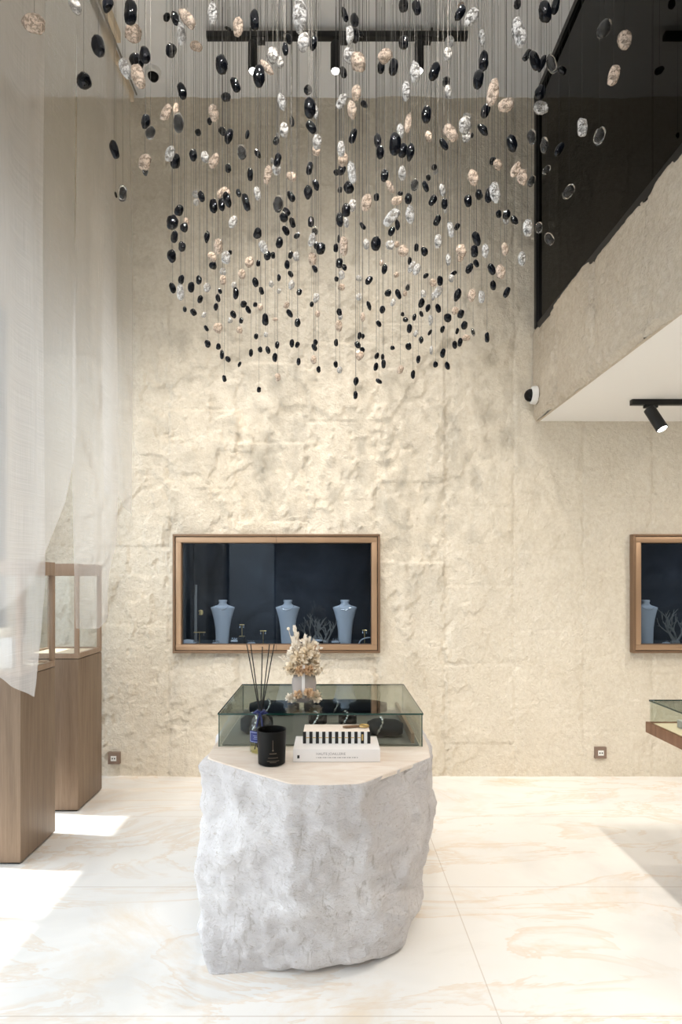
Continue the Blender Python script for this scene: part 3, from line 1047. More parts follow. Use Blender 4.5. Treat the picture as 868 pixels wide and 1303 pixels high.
FR = Matrix.Rotation(PI / 2, 4, 'X')                   # text standing upright, facing the camera side
c = Vector((-.227, 2.205, TZ + .0005))
t = thing('candle', c, 'black candle in a matt glass tumbler in front of the reed diffuser', 'candle')
B().lathe([(.046, 0), (.051, .003), (.0555, .125), (.0560, .128), (.0545, .129), (.052, .127), (.0495, .095), (.002, .095)], c, 48).build('tumbler', M['candle'], t)
B().lathe([(.048, .0955), (.002, .0956)], c, 32, cap=True).tube([c + Vector((0, 0, .0956)), c + Vector((.001, 0, .11))], .0015, 6).build('wax', M['reed'], t)
b = B()
Yp = lambda dx, z: c.y - math.sqrt(max(0, (.0512 + (z / .125) * .0043) ** 2 - dx * dx)) - .0006
b.tube([c + Vector((.010, Yp(.010, .09) - c.y, .066)), c + Vector((.010, Yp(.010, .1) - c.y, .1))], .0007, 5)
b.ball(c + Vector((.010, Yp(.01, .062) - c.y, .062)), .0032, 1, (1, .3, 1.1))
for z, w in ((.050, .013), (.034, .018), (.022, .022), (.017, .012)):
    b.tube([c + Vector((.010 + dx, Yp(.010 + dx, z) - c.y, z)) for dx in np.linspace(-w, w, 8)], .0008 if z < .04 else .0012, 5)
b.build('print', M['printgrey'], t)

# book and striped box
sx = 372.
BX0, BX1, BY0, BY1, BZ0, BZ1 = (373 - CX) / 336, (484 - CX) / 336, F / 334, F / 334 + .185, TZ + .0005, TZ + .049
BX0, BX1 = (373 - CX) / 334, (484 - CX) / 334
t = thing('book', ((BX0 + BX1) / 2, (BY0 + BY1) / 2, BZ0), 'thick white book titled in grey letters lying beside the black candle', 'book')
b = B()
b.box((BX0, BY0, BZ0), (BX1, BY0 + .004, BZ1), .001)
b.box((BX0, BY0 + .004, BZ0), (BX1, BY1, BZ0 + .004), .001).box((BX0, BY0 + .004, BZ1 - .004), (BX1, BY1, BZ1), .001)
b.build('cover', M['paper'], t)
B().box((BX0 + .004, BY0 + .0045, BZ0 + .0045), (BX1 - .004, BY1 - .005, BZ1 - .0045)).build('pages', M['pages'], t, smooth=False)
text_mesh('HAUTE JOAILLERIE', .0135, Matrix.Translation((BX0 + .088, BY0 - .0003, BZ0 + .0265)) @ FR, 'title', M['ink'], t)
b = B()
for k in range(26):
    w = .0022 + .0016 * ((k * 7) % 3)
    xx = BX0 + .088 + k * .0062
    b.box((xx, BY0 - .0006, BZ0 + .0155), (xx + w, BY0 - .0001, BZ0 + .0185))
b.build('subtitle', M['ink'], t, smooth=False)
B().box((BX0 + .016, BY0 - .0008, BZ0 + .014), (BX0 + .0245, BY0 - .0001, BZ0 + .026)).build('emblem', M['blackink'], t, smooth=False)
sb = 323.
SX0, SX1, SY0 = (385.5 - CX) / sb, (471.5 - CX) / sb, F / sb
SZ0, SZ1 = BZ1 + .0006, BZ1 + .047
t = thing('striped_box', ((SX0 + SX1) / 2, SY0 + .05, SZ0), 'small cream box with black and white striped front lying on the book', 'box')
B().box((SX0 + .002, SY0 + .0012, SZ0), (SX1 - .002, SY0 + .115, SZ1), .001).build('carton', M['pages'], t)
n = 21
for k in range(n):
    a, z = SX0 + (SX1 - SX0) * k / n, SZ0
    B().box((a, SY0 - (.0006 if k % 2 == 0 else 0), SZ0), (SX0 + (SX1 - SX0) * (k + 1) / n, SY0 + .001, SZ1)).build('black_stripe' if k % 2 == 0 else 'white_stripe', M['blackink' if k % 2 == 0 else 'white'], t, smooth=False)
b = B()
for k in range(1, 19, 2):
    xx = SX0 + (SX1 - SX0) * (k + .5) / n
    b.box((xx - .0075, SY0 - .0012, (SZ0 + SZ1) / 2 - .0016), (xx + .0075, SY0 - .0007, (SZ0 + SZ1) / 2 + .0016))
xx = SX0 + (SX1 - SX0) * 18.5 / n
b.box((xx - .003, SY0 - .0012, SZ0 + .012), (xx + .003, SY0 - .0007, SZ0 + .036))
b.build('gold_print', M['gold'], t, smooth=False)
t = thing('magnifying_loupe', (.11, SY0 + .06, SZ1), 'small gold and dark handled loupe lying on the striped box', 'loupe')
z = SZ1 + .0062
B().tube([(.045, SY0 + .05, z), (.06, SY0 + .052, z), (.098, SY0 + .06, z), (.112, SY0 + .063, z)], [.003, .006, .006, .004], 12).build('handle', M['bronzedark'], t)
B().tube([(.131 + .018 * math.cos(a), SY0 + .068 + .018 * math.sin(a), z) for a in np.linspace(0, 2 * PI, 25)], .0042, 8, False).build('rim', M['gold'], t)
B().lathe([(.016, -.001), (.016, .001)], (.131, SY0 + .068, z), 24).build('lens', M['bottle'], t)


# dried flowers on the glass case
def petal(b, p, d, l, w, curl=.25):
    d = d.normalized()
    side = d.cross(Vector((R.uniform(-1, 1), R.uniform(-1, 1), R.uniform(-1, 1)))).normalized()
    nrm = side.cross(d)
    rows = []
    for k in range(5):
        f = k / 4
        c = p + d * l * f + nrm * curl * l * f * f
        ww = w * math.sin(PI * min(.97, .12 + .86 * f)) ** .8
        rows.append([Vector((e.x, e.y, max(e.z, GZ1 + .003))) for e in (c - side * ww, c + nrm * ww * .35, c + side * ww)])
    b.rings(rows, cap=False, closed=False)


def flowers():
    s = 279.
    z0 = GZ1 + .001
    c = Vector(((387 - CX) / s, F / s, z0))
    t = thing('dried_flower_arrangement', c, 'cream dried flower arrangement in a frosted vase on the glass case', 'dried flowers')
    q = lambda px, py, dy=0.: Vector(((px - CX) / s, c.y + dy, CAMZ + (CY - py) / s))
    B().lathe([(.040, 0), (.045, .004), (.054, .05), (.056, .085), (.050, .125), (.047, .128), (.044, .124)], c, 36, .8).build('vase', M['vase'], t)
    B().box((c.x - .008, c.y - .0475, z0 + .02), (c.x + .006, c.y - .0455, z0 + .17), .001).build('clear_rod', M['paper'], t)
    # feathery leaf plumes
    for i, (px, py, bx, n) in enumerate(((375, 797, 380, 26), (378, 806, 381, 22), (372, 812, 379, 20), (389, 808, 386, 20), (394, 812, 388, 20), (399, 816, 392, 16))):
        b = B()
        a0, a1 = q(bx, 848, .01 * (i % 3 - 1)), q(px, py, .02 * (i % 3 - 1))
        for k in range(n):
            f = k / n
            p = a0.lerp(a1, .25 + .72 * f)
            for sd in (-1, 1):
                d = (a1 - a0).normalized() * 1.5 + Vector((sd * R.uniform(.25, .75), R.uniform(-.4, .4), R.uniform(0, .4)))
                petal(b, p, d, .035 * (1.1 - .55 * f), .0042, .15)
        b.tube([a0, a1], .0016, 5)
        b.build('plume', M['petalwhite'], t)
    # round petal heads
    for px, py, r, mm, dy in ((372, 850, .040, 'petal', -.02), (381, 836, .042, 'petal', -.03), (391, 828, .040, 'petal', -.02), (399, 838, .036, 'petal', 0), (374, 832, .034, 'petalwhite', 0), (401, 851, .034, 'petal', -.02),
                              (383, 851, .026, 'petalbrown', -.045), (393, 851, .028, 'petalbrown', -.04), (388, 820, .032, 'petalwhite', .02), (378, 822, .026, 'petalwhite', .0), (388, 842, .04, 'petal', .03),
                              (371, 886, .026, 'petalwhite', -.05), (402, 884, .030, 'petal', -.045), (380, 880, .022, 'petalbrown', -.06), (394, 878, .024, 'petalbrown', -.06)):
        b = B()
        cc = q(px, py, dy)
        for k in range(58):
            d = Vector((R.gauss(0, 1), R.gauss(0, 1) - .35, R.gauss(0, 1))).normalized()
            petal(b, cc + d * r * .35, d + Vector((R.uniform(-.4, .4), R.uniform(-.4, .4), R.uniform(-.4, .4))), r * R.uniform(.5, .8), r * .26, .35)
        b.build('flower_head', M[mm], t)
    # side sprays and seed balls
    for pts, rad in (([(378, 848), (366, 838), (356, 836)], .006), ([(396, 846), (404, 832), (405, 822)], .005)):
        b = B()
        b.tube([q(*p) for p in pts], .0012, 5)
        for k in range(14):
            f = k / 13
            p = q(*pts[1]).lerp(q(*pts[2]), f) + Vector((R.uniform(-.008, .008), R.uniform(-.01, .01), R.uniform(-.012, .012)))
            petal(b, p, Vector((R.uniform(-1, 1), R.uniform(-.5, .5), R.uniform(-.6, 1))), .016, .006, .3)
        b.build('spray', M['petalwhite'], t)
    for (ax, ay), (px, py), r in (((377, 845), (367, 800), .0075), ((392, 840), (402, 818), .0085), ((396, 842), (404.5, 832), .007)):
        st = B().tube([q(ax, ay), q((ax + px) / 2 + 1, (ay + py) / 2), q(px, py)], .0011, 5).build('stem', M['petal'], t)
        B().ball(q(px, py), r, 2).build('seed_ball', M['petal'], st)


flowers()

# ---------------------------------------------------------------- hanging wooden case at the right
s1 = 250.
hx0 = (821.5 - CX) / s1
hy1 = F / s1
hy0, hx1 = hy1 - .75, hx0 + .62
hz0, hz1 = CAMZ - (931.5 - CY) / s1, CAMZ - (918 - CY) / s1
t = thing('table_display_case', ((hx0 + hx1) / 2, (hy0 + hy1) / 2, 0), 'walnut table display case with glass top, half outside the photo', 'display case')
b = B()
b.box((hx0, hy0, hz0), (hx0 + .02, hy1, hz1), .002).box((hx1 - .02, hy0, hz0), (hx1, hy1, hz1), .002)
b.box((hx0 + .02, hy0, hz0), (hx1 - .02, hy0 + .02, hz1), .002).box((hx0 + .02, hy1 - .02, hz0), (hx1 - .02, hy1, hz1), .002)
b.box((hx0 + .02, hy0 + .02, hz0), (hx1 - .02, hy1 - .02, hz0 + .012))
b.build('tray', M['walnut'], t)
B().box((hx0 + .021, hy0 + .021, hz0 + .013), (hx1 - .021, hy1 - .021, hz1 - .004)).build('lining', M['cream'], t, smooth=False)
zt = CAMZ - (891 - CY) / (s1 * .995)
q0 = .014
for lo, hi in (((hx0 + q0, hy0 + q0, hz1), (hx0 + q0 + .006, hy1 - q0, zt)), ((hx1 - q0 - .006, hy0 + q0, hz1), (hx1 - q0, hy1 - q0, zt)), ((hx0 + q0 + .006, hy0 + q0, hz1), (hx1 - q0 - .006, hy0 + q0 + .006, zt)), ((hx0 + q0 + .006, hy1 - q0 - .006, hz1), (hx1 - q0 - .006, hy1 - q0, zt))):
    B().box(lo, hi).build('side_glass', M['casepane'], t, smooth=False)
B().box((hx0 + q0 - .002, hy0 + q0 - .002, zt + .0005), (hx1 - q0 + .002, hy1 - q0 + .002, zt + .008)).build('glass_lid', M['casepane'], t, smooth=False)
B().box((hx0 + q0 - .004, hy0 + q0, zt + .001), (hx0 + q0 - .0025, hy1 - q0, zt + .008)).box((hx0 + q0, hy1 - q0 + .0025, zt + .001), (hx1 - q0, hy1 - q0 + .004, zt + .008)).build('polished_edge', M['edge'], t, smooth=False)
pc = ((hx0 + hx1) / 2 + .05, (hy0 + hy1) / 2)
B().lathe([(.19, 0), (.19, .02), (.06, .035), (.05, .06), (.05, hz0 - .03), (.10, hz0 - .0005)], (*pc, 0), 40).build('pedestal_leg', M['walnut'], t)
jx, jy = hx0 + .20, hy1 - .22
t = thing('jewellery_tray', (jx, jy, hz1 - .003), 'grey tray with white jewels inside the walnut table case', 'jewellery tray')
B().box((jx - .10, jy - .12, hz1 - .0035), (jx + .12, jy + .12, hz1 + .035), .006).build('tray_body', M['bust'], t)
for k in range(9):
    xx, yy = jx - .07 + (k % 3) * .075, jy - .08 + (k // 3) * .075
    b = B()
    for i in range(6):
        b.ball((xx + .014 * math.cos(i), yy + .014 * math.sin(i * 1.3), hz1 + .041 + .007 * (i % 2)), .009, 1, (1.4, .8, .7))
    b.build('jewel', M['white'], t)


# ---------------------------------------------------------------- the hanging pebbles
# what the photo shows: per sheet (origin, zoom): x y minor major tilt kind
SHEETS = [
 ((0, 0), 4.34, "190 130 95 135 90 p;415 30 60 100 -35 c;595 25 60 90 20 k;722 70 72 140 0 k;735 182 95 97 0 p;543 255 75 125 -15 k;463 448 78 95 10 k;800 305 60 105 -10 k;755 340 75 90 -25 k;690 378 60 120 -20 c;765 423 75 130 -15 p"),
 ((200, 0), 5.425, "68 117 45 65 40 k;125 130 55 110 -15 k;210 130 75 170 -40 p;168 240 60 170 -5 c;270 318 65 90 -70 p;97 348 75 95 5 k;383 95 70 160 0 c;490 198 25 55 -60 k;560 185 75 140 5 p;672 140 65 140 0 k;446 448 88 145 0 k;541 587 60 105 -25 k;476 670 55 70 90 k;755 465 50 150 -40 p;703 525 85 160 0 k;800 383 90 95 0 c;848 430 50 80 0 c;172 630 62 120 -10 k"),
 ((340, 0), 5.425, "228 110 110 230 0 c;150 270 50 75 -20 k;125 340 45 100 -5 k;255 290 85 125 10 c;320 300 55 100 15 k;535 100 40 105 -20 k;605 140 60 105 -8 k;570 240 60 130 0 c;600 245 75 100 0 k;645 235 30 60 -40 k;565 385 80 110 0 c;630 430 100 140 -20 p;525 500 50 85 -25 k;615 640 70 110 10 p;280 620 60 62 -30 k"),
 ((480, 0), 5.425, "183 40 70 90 0 k;272 50 62 115 -5 k;575 90 60 125 30 k;580 48 50 60 0 p;650 120 80 140 35 c;183 295 70 90 0 k;55 388 80 115 60 p;28 465 55 85 0 k;112 465 65 120 5 k;500 290 65 80 10 c;487 375 60 95 5 c;262 500 75 150 -5 c;200 630 60 150 -3 c;398 490 70 140 22 k;477 565 55 70 0 k;490 635 50 95 -10 c;725 262 45 130 -5 c;735 420 65 140 0 k;700 548 75 145 10 k;800 640 85 195 8 p"),
 ((640, 0), 4.34, "80 22 40 55 0 k;235 65 70 130 -5 k;290 30 45 100 10 k;90 180 70 170 -15 c;133 305 35 80 35 k;178 335 55 120 -20 k;215 350 40 100 20 k;268 355 55 110 -15 m;325 390 35 55 -70 k;205 512 60 90 10 k;560 160 70 110 30 m;672 220 75 105 0 p;612 418 65 125 15 p"),
 ((120, 120), 5.425, "355 190 60 105 10 k;388 262 65 95 25 m;495 128 65 125 30 p;565 100 45 80 0 p;582 200 75 150 0 m;715 263 45 50 0 k;137 378 62 140 -15 k;523 412 65 110 20 c;558 462 68 110 5 k;683 420 55 85 0 k;765 435 60 80 0 c;825 460 60 110 30 p;350 470 80 120 25 p;350 515 40 100 -5 m;825 130 70 130 -10 p;795 185 40 50 0 k"),
 ((270, 120), 5.425, "72 255 50 70 -35 k;115 290 55 110 15 k;243 278 30 65 15 k;205 400 65 110 -10 m;315 410 40 65 -35 k;480 55 60 130 -15 c;675 90 85 150 0 k;715 125 40 100 0 c;550 188 35 75 -5 k;495 245 65 95 0 c;442 322 42 60 20 k;455 290 30 50 0 c;685 228 60 105 -35 k;725 330 65 100 0 c;720 385 60 90 0 p;452 455 50 95 10 k;415 460 25 40 0 c;445 515 65 95 0 c;383 555 55 130 10 p;548 567 55 75 -60 p;110 510 45 65 0 k;262 555 42 100 0 k;672 512 45 100 10 k"),
 ((410, 120), 5.425, "135 45 60 110 30 c;205 110 65 135 -3 p;290 70 40 60 -50 k;595 195 50 145 8 p;540 255 55 110 -5 c;720 140 68 125 0 k;735 292 50 80 -15 p;838 345 45 95 -30 k;212 290 50 105 20 k;382 320 55 95 0 k;400 400 55 100 -3 k;130 375 58 110 0 c;145 455 75 95 0 p;135 520 55 85 15 k;97 540 40 45 0 k;205 535 60 160 -10 c;505 345 85 170 0 k;555 390 65 110 10 k;610 400 60 125 10 k;432 560 58 88 5 k;470 640 45 100 -30 p;553 545 55 100 0 c;182 645 72 82 -20 k;123 660 35 45 0 k;775 505 38 45 10 k;785 530 35 50 0 c;735 575 35 45 -20 k;712 635 38 85 -25 k;637 625 55 90 15 m;540 685 40 30 0 k;830 660 42 90 -10 c"),
 ((560, 120), 5.425, "457 72 85 115 75 p;697 95 85 110 -65 c;315 115 65 100 15 k;70 265 75 130 -40 p;185 165 60 65 0 c;170 215 95 110 0 c;180 295 60 70 0 c;222 283 22 40 0 k;295 245 50 105 -40 k;495 335 70 130 -15 k;632 295 60 110 0 m;720 352 52 115 0 m;822 380 50 110 30 k;735 522 45 80 40 m;362 460 45 60 30 k;398 485 60 75 -20 p;522 520 60 130 30 p;565 570 75 115 -10 p;228 575 70 115 -15 p;632 600 45 90 25 m"),
 ((680, 120), 5.425, "330 230 75 132 0 c;450 288 75 130 20 m;240 670 70 120 35 m"),
 ((140, 230), 5.425, "88 88 60 115 0 m;40 95 18 50 -15 k;475 205 60 85 20 k;432 290 80 110 5 k;512 322 55 70 10 k;528 282 40 50 0 p;446 388 50 85 10 k;498 455 52 70 0 k;427 520 65 98 0 k;590 95 45 50 0 c;595 150 40 45 0 c;632 110 45 85 -20 k;715 175 58 105 0 k;772 165 48 95 0 k;810 130 55 120 -15 k;795 78 60 80 90 p;755 95 40 60 0 p;850 285 55 90 25 c;670 388 40 85 8 k;748 450 60 110 0 p;705 525 55 75 -40 p;710 585 55 55 0 k;800 530 65 95 -5 c;828 495 30 35 0 k"),
 ((200, 340), 7.233, "222 115 55 90 15 k;143 192 60 105 -15 k;212 230 68 160 -5 c;312 185 65 105 10 k;385 118 55 85 0 k;460 188 65 85 0 c;395 295 50 80 15 k;255 388 38 60 0 k;335 415 55 75 -30 k;430 440 40 60 30 c;540 365 48 70 5 k;578 220 35 55 -20 k;560 285 45 75 -10 k;725 240 55 115 0 k;710 168 50 60 0 c;605 42 65 65 0 c;607 120 60 100 0 p;780 65 75 90 0 p;795 340 60 70 20 k;838 392 45 80 -25 k;702 435 55 80 -20 k;672 490 45 55 0 c;775 490 40 58 15 k;453 563 35 65 -35 k;560 560 90 100 0 p;758 580 60 65 0 p"),
 ((280, 230), 5.425, "128 85 35 60 -15 k;180 150 52 135 -15 k;258 88 48 100 -10 c;402 160 72 120 5 m;440 250 60 70 -20 k;460 215 45 70 -40 k;500 290 40 80 -20 k;455 345 45 75 -25 k;530 380 35 50 45 k;490 108 45 80 -35 k;610 80 65 95 5 k;662 30 45 85 -20 k;260 362 58 75 10 k;410 428 50 80 15 k;298 455 55 95 -20 c;328 515 50 75 0 k;365 515 35 50 0 k;203 562 60 75 20 p;265 570 30 45 0 k;488 512 35 55 20 k;527 523 50 70 0 c;463 580 38 65 -5 k;487 645 35 50 -30 k;628 285 45 80 5 k;655 348 45 60 0 m;635 410 50 100 10 c;665 450 40 50 0 k;695 470 65 85 15 k;637 540 60 90 0 p;655 608 35 60 -30 k"),
 ((420, 230), 5.425, "112 205 62 90 0 k;68 270 52 105 -5 k;112 285 40 80 0 c;155 172 55 80 10 c;40 465 35 60 5 k;95 447 60 140 0 p;60 400 20 60 0 k;65 570 50 75 0 k;98 597 35 50 -30 k;45 678 32 36 0 k;82 650 42 65 0 c;250 440 45 80 -5 c;318 435 75 100 0 k;225 312 30 60 -35 k;252 150 75 125 15 p;320 112 40 55 0 k;485 88 28 40 90 k;540 125 52 85 0 k;552 235 65 130 0 c;460 138 55 85 75 p;425 255 75 150 40 c;465 305 35 75 -8 k;425 350 45 70 20 k;415 445 62 65 0 c;505 485 75 85 -30 p;460 440 40 45 0 p;597 462 35 55 0 k;652 488 48 70 -20 k;550 555 30 60 0 k;565 597 45 85 25 c;600 612 50 85 20 c;375 610 42 75 5 k;355 570 33 35 0 p;458 650 38 40 0 p;663 655 30 50 50 k;200 675 43 45 0 c;270 685 45 75 35 k;710 137 50 85 25 k;790 160 45 80 0 k;795 210 25 35 0 c;740 275 45 80 20 k;747 420 55 105 0 c;833 338 48 115 -8 c;817 547 38 85 -8 c"),
 ((560, 230), 5.425, "193 140 55 90 0 k;268 95 48 70 -20 k;335 100 50 105 5 k;378 80 72 150 -8 c;405 230 40 55 0 k;458 235 55 65 30 k;455 275 45 55 0 c;513 272 45 70 -40 k;605 325 68 118 0 c;683 325 50 85 0 m;755 402 60 95 -25 m;117 317 35 55 35 k;252 400 55 110 -15 k;237 487 52 85 0 k;312 487 48 105 0 c;447 470 50 100 -8 p;145 482 72 90 -20 p;140 537 45 50 0 p;565 540 55 105 -5 c;250 572 35 60 -20 k;203 607 50 75 25 k;355 612 50 85 -20 k;418 630 70 110 -10 p"),
 ((310, 340), 7.233, "108 140 62 90 -10 k;165 218 45 80 -20 k;255 155 50 60 0 c;325 97 38 65 0 k;440 165 60 100 10 c;512 230 50 65 20 k;325 220 40 50 0 c;395 350 50 70 35 p;425 425 50 90 -30 k;497 512 58 90 10 k;107 345 42 48 0 k;200 480 62 115 0 k;155 370 50 70 0 p;290 480 35 60 90 p;205 620 40 50 0 c;668 283 60 90 10 c;628 342 40 52 0 k;682 430 50 60 0 p"),
 ((420, 340), 7.233, "105 185 60 70 90 p;268 275 60 75 0 c;535 238 65 70 60 k;628 250 50 105 -18 k;580 325 45 70 20 c;718 185 45 70 10 m;358 355 40 95 -20 k;483 390 55 75 10 k;448 520 45 70 -40 k;668 432 35 40 0 k;695 485 45 52 90 k;777 460 40 70 10 k;732 565 52 90 0 k;85 415 50 75 -10 k;95 455 45 60 0 c;80 540 70 120 0 p;272 628 40 75 10 k;303 635 38 50 0 k;300 460 45 90 0 p;790 610 40 70 20 c;690 240 40 50 0 p"),
 ((530, 340), 6.2, "130 122 55 70 -30 p;187 108 50 85 -8 k;170 195 60 95 20 c;135 230 35 80 10 c;293 48 35 60 55 k;275 88 45 65 0 c;605 143 48 82 -12 k;712 200 48 95 25 k;325 220 60 105 20 k;435 225 65 110 15 p;513 235 55 100 0 c;55 210 50 60 0 c;40 283 48 80 15 k;90 322 42 65 15 k;170 325 45 75 -15 k;38 370 30 55 -20 k;112 418 38 85 0 c;248 400 65 75 0 k;305 345 55 65 20 p;350 370 52 75 15 k;377 460 55 75 5 k;205 490 35 60 20 k;107 515 28 55 30 k;38 573 40 60 0 k;322 505 28 55 10 k;447 510 30 70 -15 m;557 555 38 82 0 k;345 590 40 75 10 k;303 613 42 68 0 k;390 558 55 70 90 p;118 655 28 70 0 c"),
 ((250, 420), 5.425, "78 95 42 55 -20 k;152 113 35 45 0 k;177 170 30 72 0 k;217 202 38 45 -30 k;412 42 32 45 5 k;377 155 30 60 5 k;440 135 33 42 0 k;493 138 35 55 -15 k;557 103 32 55 0 k;660 92 35 62 5 k;697 102 32 48 15 k;822 85 35 45 0 k;813 118 35 60 -30 k;542 190 38 65 0 k;298 235 22 45 25 k;705 218 30 55 0 k;843 272 30 48 0 k;193 335 30 48 -15 k;432 412 30 40 0 k;562 325 42 58 0 p;810 205 45 60 0 p"),
 ((400, 420), 4.34, "120 70 25 45 0 k;240 82 32 45 -30 k;265 108 28 35 -20 k;250 140 50 52 -30 p;118 190 25 40 0 k;140 220 30 40 0 c;345 143 25 42 20 k;378 150 20 40 0 k;383 185 27 55 0 k;340 202 28 48 15 k;432 98 25 28 90 k;520 90 35 42 0 k;475 220 35 55 25 p;575 162 25 48 10 k;545 245 25 50 5 k;230 283 32 48 5 k;357 282 25 42 -50 k;228 360 25 50 0 k;710 128 30 55 8 k;670 190 28 38 0 k;735 197 28 48 -20 k;648 115 15 45 0 c"),
]
_peb = random.Random(21)
_bm = bmesh.new()
bmesh.ops.create_icosphere(_bm, subdivisions=3, radius=1)
UNIT = np.array([v.co for v in _bm.verts]); UF = np.array([[v.index for v in f.verts] for f in _bm.faces])
_bm.free()


def pebble_shape(seed, facet):
    rr = random.Random(seed)
    o = Vector((rr.uniform(-50, 50), rr.uniform(-50, 50), rr.uniform(-50, 50)))
    k = np.array([1 + .22 * mnoise.noise(Vector(p) * 1.1 + o) + .10 * mnoise.noise(Vector(p) * 2.4 + o) + facet * mnoise.noise(Vector(p) * 5 + o) for p in UNIT])
    V = UNIT * k[:, None]
    V = np.sign(V) * np.abs(V) ** .92
    return V / np.abs(V).max(0)


SHAPES = [pebble_shape(i, .03) for i in range(16)]
SHAPESC = [pebble_shape(100 + i, .07) for i in range(16)]
wire_me = bpy.data.meshes.new('wire')
_b = B().tube([(0, 0, 0), (0, 0, 1)], 1, 6)
_b.bm.to_mesh(wire_me); _b.bm.free()
wire_me.materials.append(M['wire'])

peb = []
for (ox, oy), zm, txt in SHEETS:
    for e in txt.split(';'):
        x, y, w, h, a, k = e.split()
        peb.append([ox + float(x) / zm, oy + float(y) / zm, float(w) / zm, float(h) / zm, float(a), k])

NAMES = {'k': ('black_pebble_pendant', 'black glass pebble'), 'c': ('clear_pebble_pendant', 'clear glass pebble'), 'p': ('peach_pebble_pendant', 'peach glass pebble'), 'm': ('black_cored_pebble_pendant', 'black cored clear pebble')}
GROUPS = {'k': 'hanging black glass pebbles', 'c': 'hanging clear glass pebbles', 'p': 'hanging peach glass pebbles', 'm': 'hanging clear pebbles with a black core'}
ORD = 'first second third fourth fifth sixth seventh eighth ninth tenth eleventh twelfth thirteenth fourteenth fifteenth sixteenth seventeenth eighteenth nineteenth twentieth'.split()

# words that single each pebble out: rows of the hanging cluster from the ceiling down, then the order along the row
ROWS = 16
ys = sorted(p[1] for p in peb)
cuts = [ys[int(len(ys) * i / ROWS)] for i in range(1, ROWS)]
rowof = lambda y: sum(y >= c for c in cuts)


def backdrop(px, py):
    if px > 678 and py < 420 and px - 678 > (130 - py) * .45:
        return 'before the smoked glass'
    if px < 168 and px < 122 + py * .41:
        return 'before the curtain'
    if py < 126:
        return 'before the white ceiling'
    return 'before the plaster wall'


buckets = {}
for i, p in enumerate(peb):
    buckets.setdefault((p[5], rowof(p[1])), []).append(i)
LAB = {}
for (k, row), ids in buckets.items():
    ids.sort(key=lambda i: peb[i][0])
    half = (len(ids) + 1) // 2
    for n_, i in enumerate(ids):
        px, py, w, h, a, _ = peb[i]
        ra = h / w
        shape = 'round' if ra < 1.25 else 'oval' if ra < 1.75 else 'long'
        size = 'big' if h > 24 else 'tiny' if h < 9.5 else ''
        tilt = '' if abs(a) < 12 or ra < 1.25 else ' leaning right' if 0 < a < 65 else ' lying flat' if abs(a) >= 65 else ' leaning left'
        if len(ids) == 1:
            place = f'only such in hanging row {ORD[row]}'
        else:
            side, m_ = ('left', n_) if n_ < half else ('right', len(ids) - 1 - n_)
            place = f'{ORD[m_]} from {side} in {ORD[row]} hanging row'
        L = f"{size} {shape} {NAMES[k][1]}{tilt}, {place}".strip()
        if len(L.split()) + len(backdrop(px, py).split()) <= 16:
            L += ' ' + backdrop(px, py)
        LAB[i] = L

placed = []


def dims(w, h, a, s):
    """half extents of a tilted pebble across, in depth and upright"""
    W, H = w / s / 2, h / s / 2
    cs, sn = abs(math.cos(math.radians(a))), abs(math.sin(math.radians(a)))
    return W * cs + H * sn, min(W, H) * .95, H * cs + W * sn


def clear(c, e):
    for c2, e2 in placed:
        dx, dy, dz = abs(c.x - c2.x), abs(c.y - c2.y), c.z - c2.z
        if dx < e[0] + e2[0] and dy < e[1] + e2[1] + .002 and abs(dz) < e[2] + e2[2]:
            return False
        up = e2 if dz < 0 else e                       # whose body the other one's wire would cross
        if dx < up[0] + .002 and dy < up[1] + .002:
            return False
    return True


for i, (px, py, w, h, a, k) in enumerate(peb):
    # a pebble shows larger the nearer it hangs
    s0 = max(214, min(372, max(214, 216 + (h - 9) * 5.6)) + _peb.uniform(-9, 9))
    s = s0
    for tries in range(120):
        c = P(px, py, s)
        if clear(c, dims(w, h, a, s)):
            break
        s = min(395, max(213, s0 + (tries // 2 + 1) * 1.6 * (1 if tries % 2 else -1)))
    placed.append((c, dims(w, h, a, s)))
    W, H = w / s / 2, h / s / 2
    T = min(W * 1.0, H) * _peb.uniform(.7, .95)
    cs, sn = math.cos(math.radians(a)), math.sin(math.radians(a))

    def baked(V, f):
        V = V * np.array([W, T, H]) * f
        return np.stack([V[:, 0] * cs + V[:, 2] * sn, V[:, 1], -V[:, 0] * sn + V[:, 2] * cs], 1)
    V = (SHAPESC if k in 'cp' else SHAPES)[_peb.randrange(16)]
    if _peb.random() < .5:
        V = V * np.array([-1, 1, 1]); Fc = UF[:, ::-1]
    else:
        Fc = UF
    V1 = baked(V, 1)
    o = npmesh(NAMES[k][0], V1, Fc, M['peb_' + k])
    o.location = c
    tag(o, LAB[i], 'hanging pebble', GROUPS[k])
    if k == 'm':
        me = npmesh('core', baked(SHAPES[_peb.randrange(16)], np.array([.68, .6, .72])), UF, M['peb_k'])
        me.parent = o
    wr = bpy.data.objects.new('wire', wire_me)
    COL.objects.link(wr)
    wr.parent = o
    ztop = H * abs(cs) + W * abs(sn)
    wr.location = (0, 0, ztop * .9)
    wr.scale = (.00062, .00062, CEIL - c.z - ztop * .9)


# ---------------------------------------------------------------- light
LAMP = .5


def spot(name, loc, target, watts, cone, blend=.8, color=(1, .86, .68), size=.03):
    l = bpy.data.lights.new(name, 'SPOT')
    l.energy = watts * LAMP; l.spot_size = math.radians(cone); l.spot_blend = blend; l.color = color; l.shadow_soft_size = size
    o = bpy.data.objects.new(name, l)
    COL.objects.link(o)
    o.location = loc
    o.rotation_euler = (Vector(target) - Vector(loc)).to_track_quat('-Z', 'Y').to_euler()
    return o


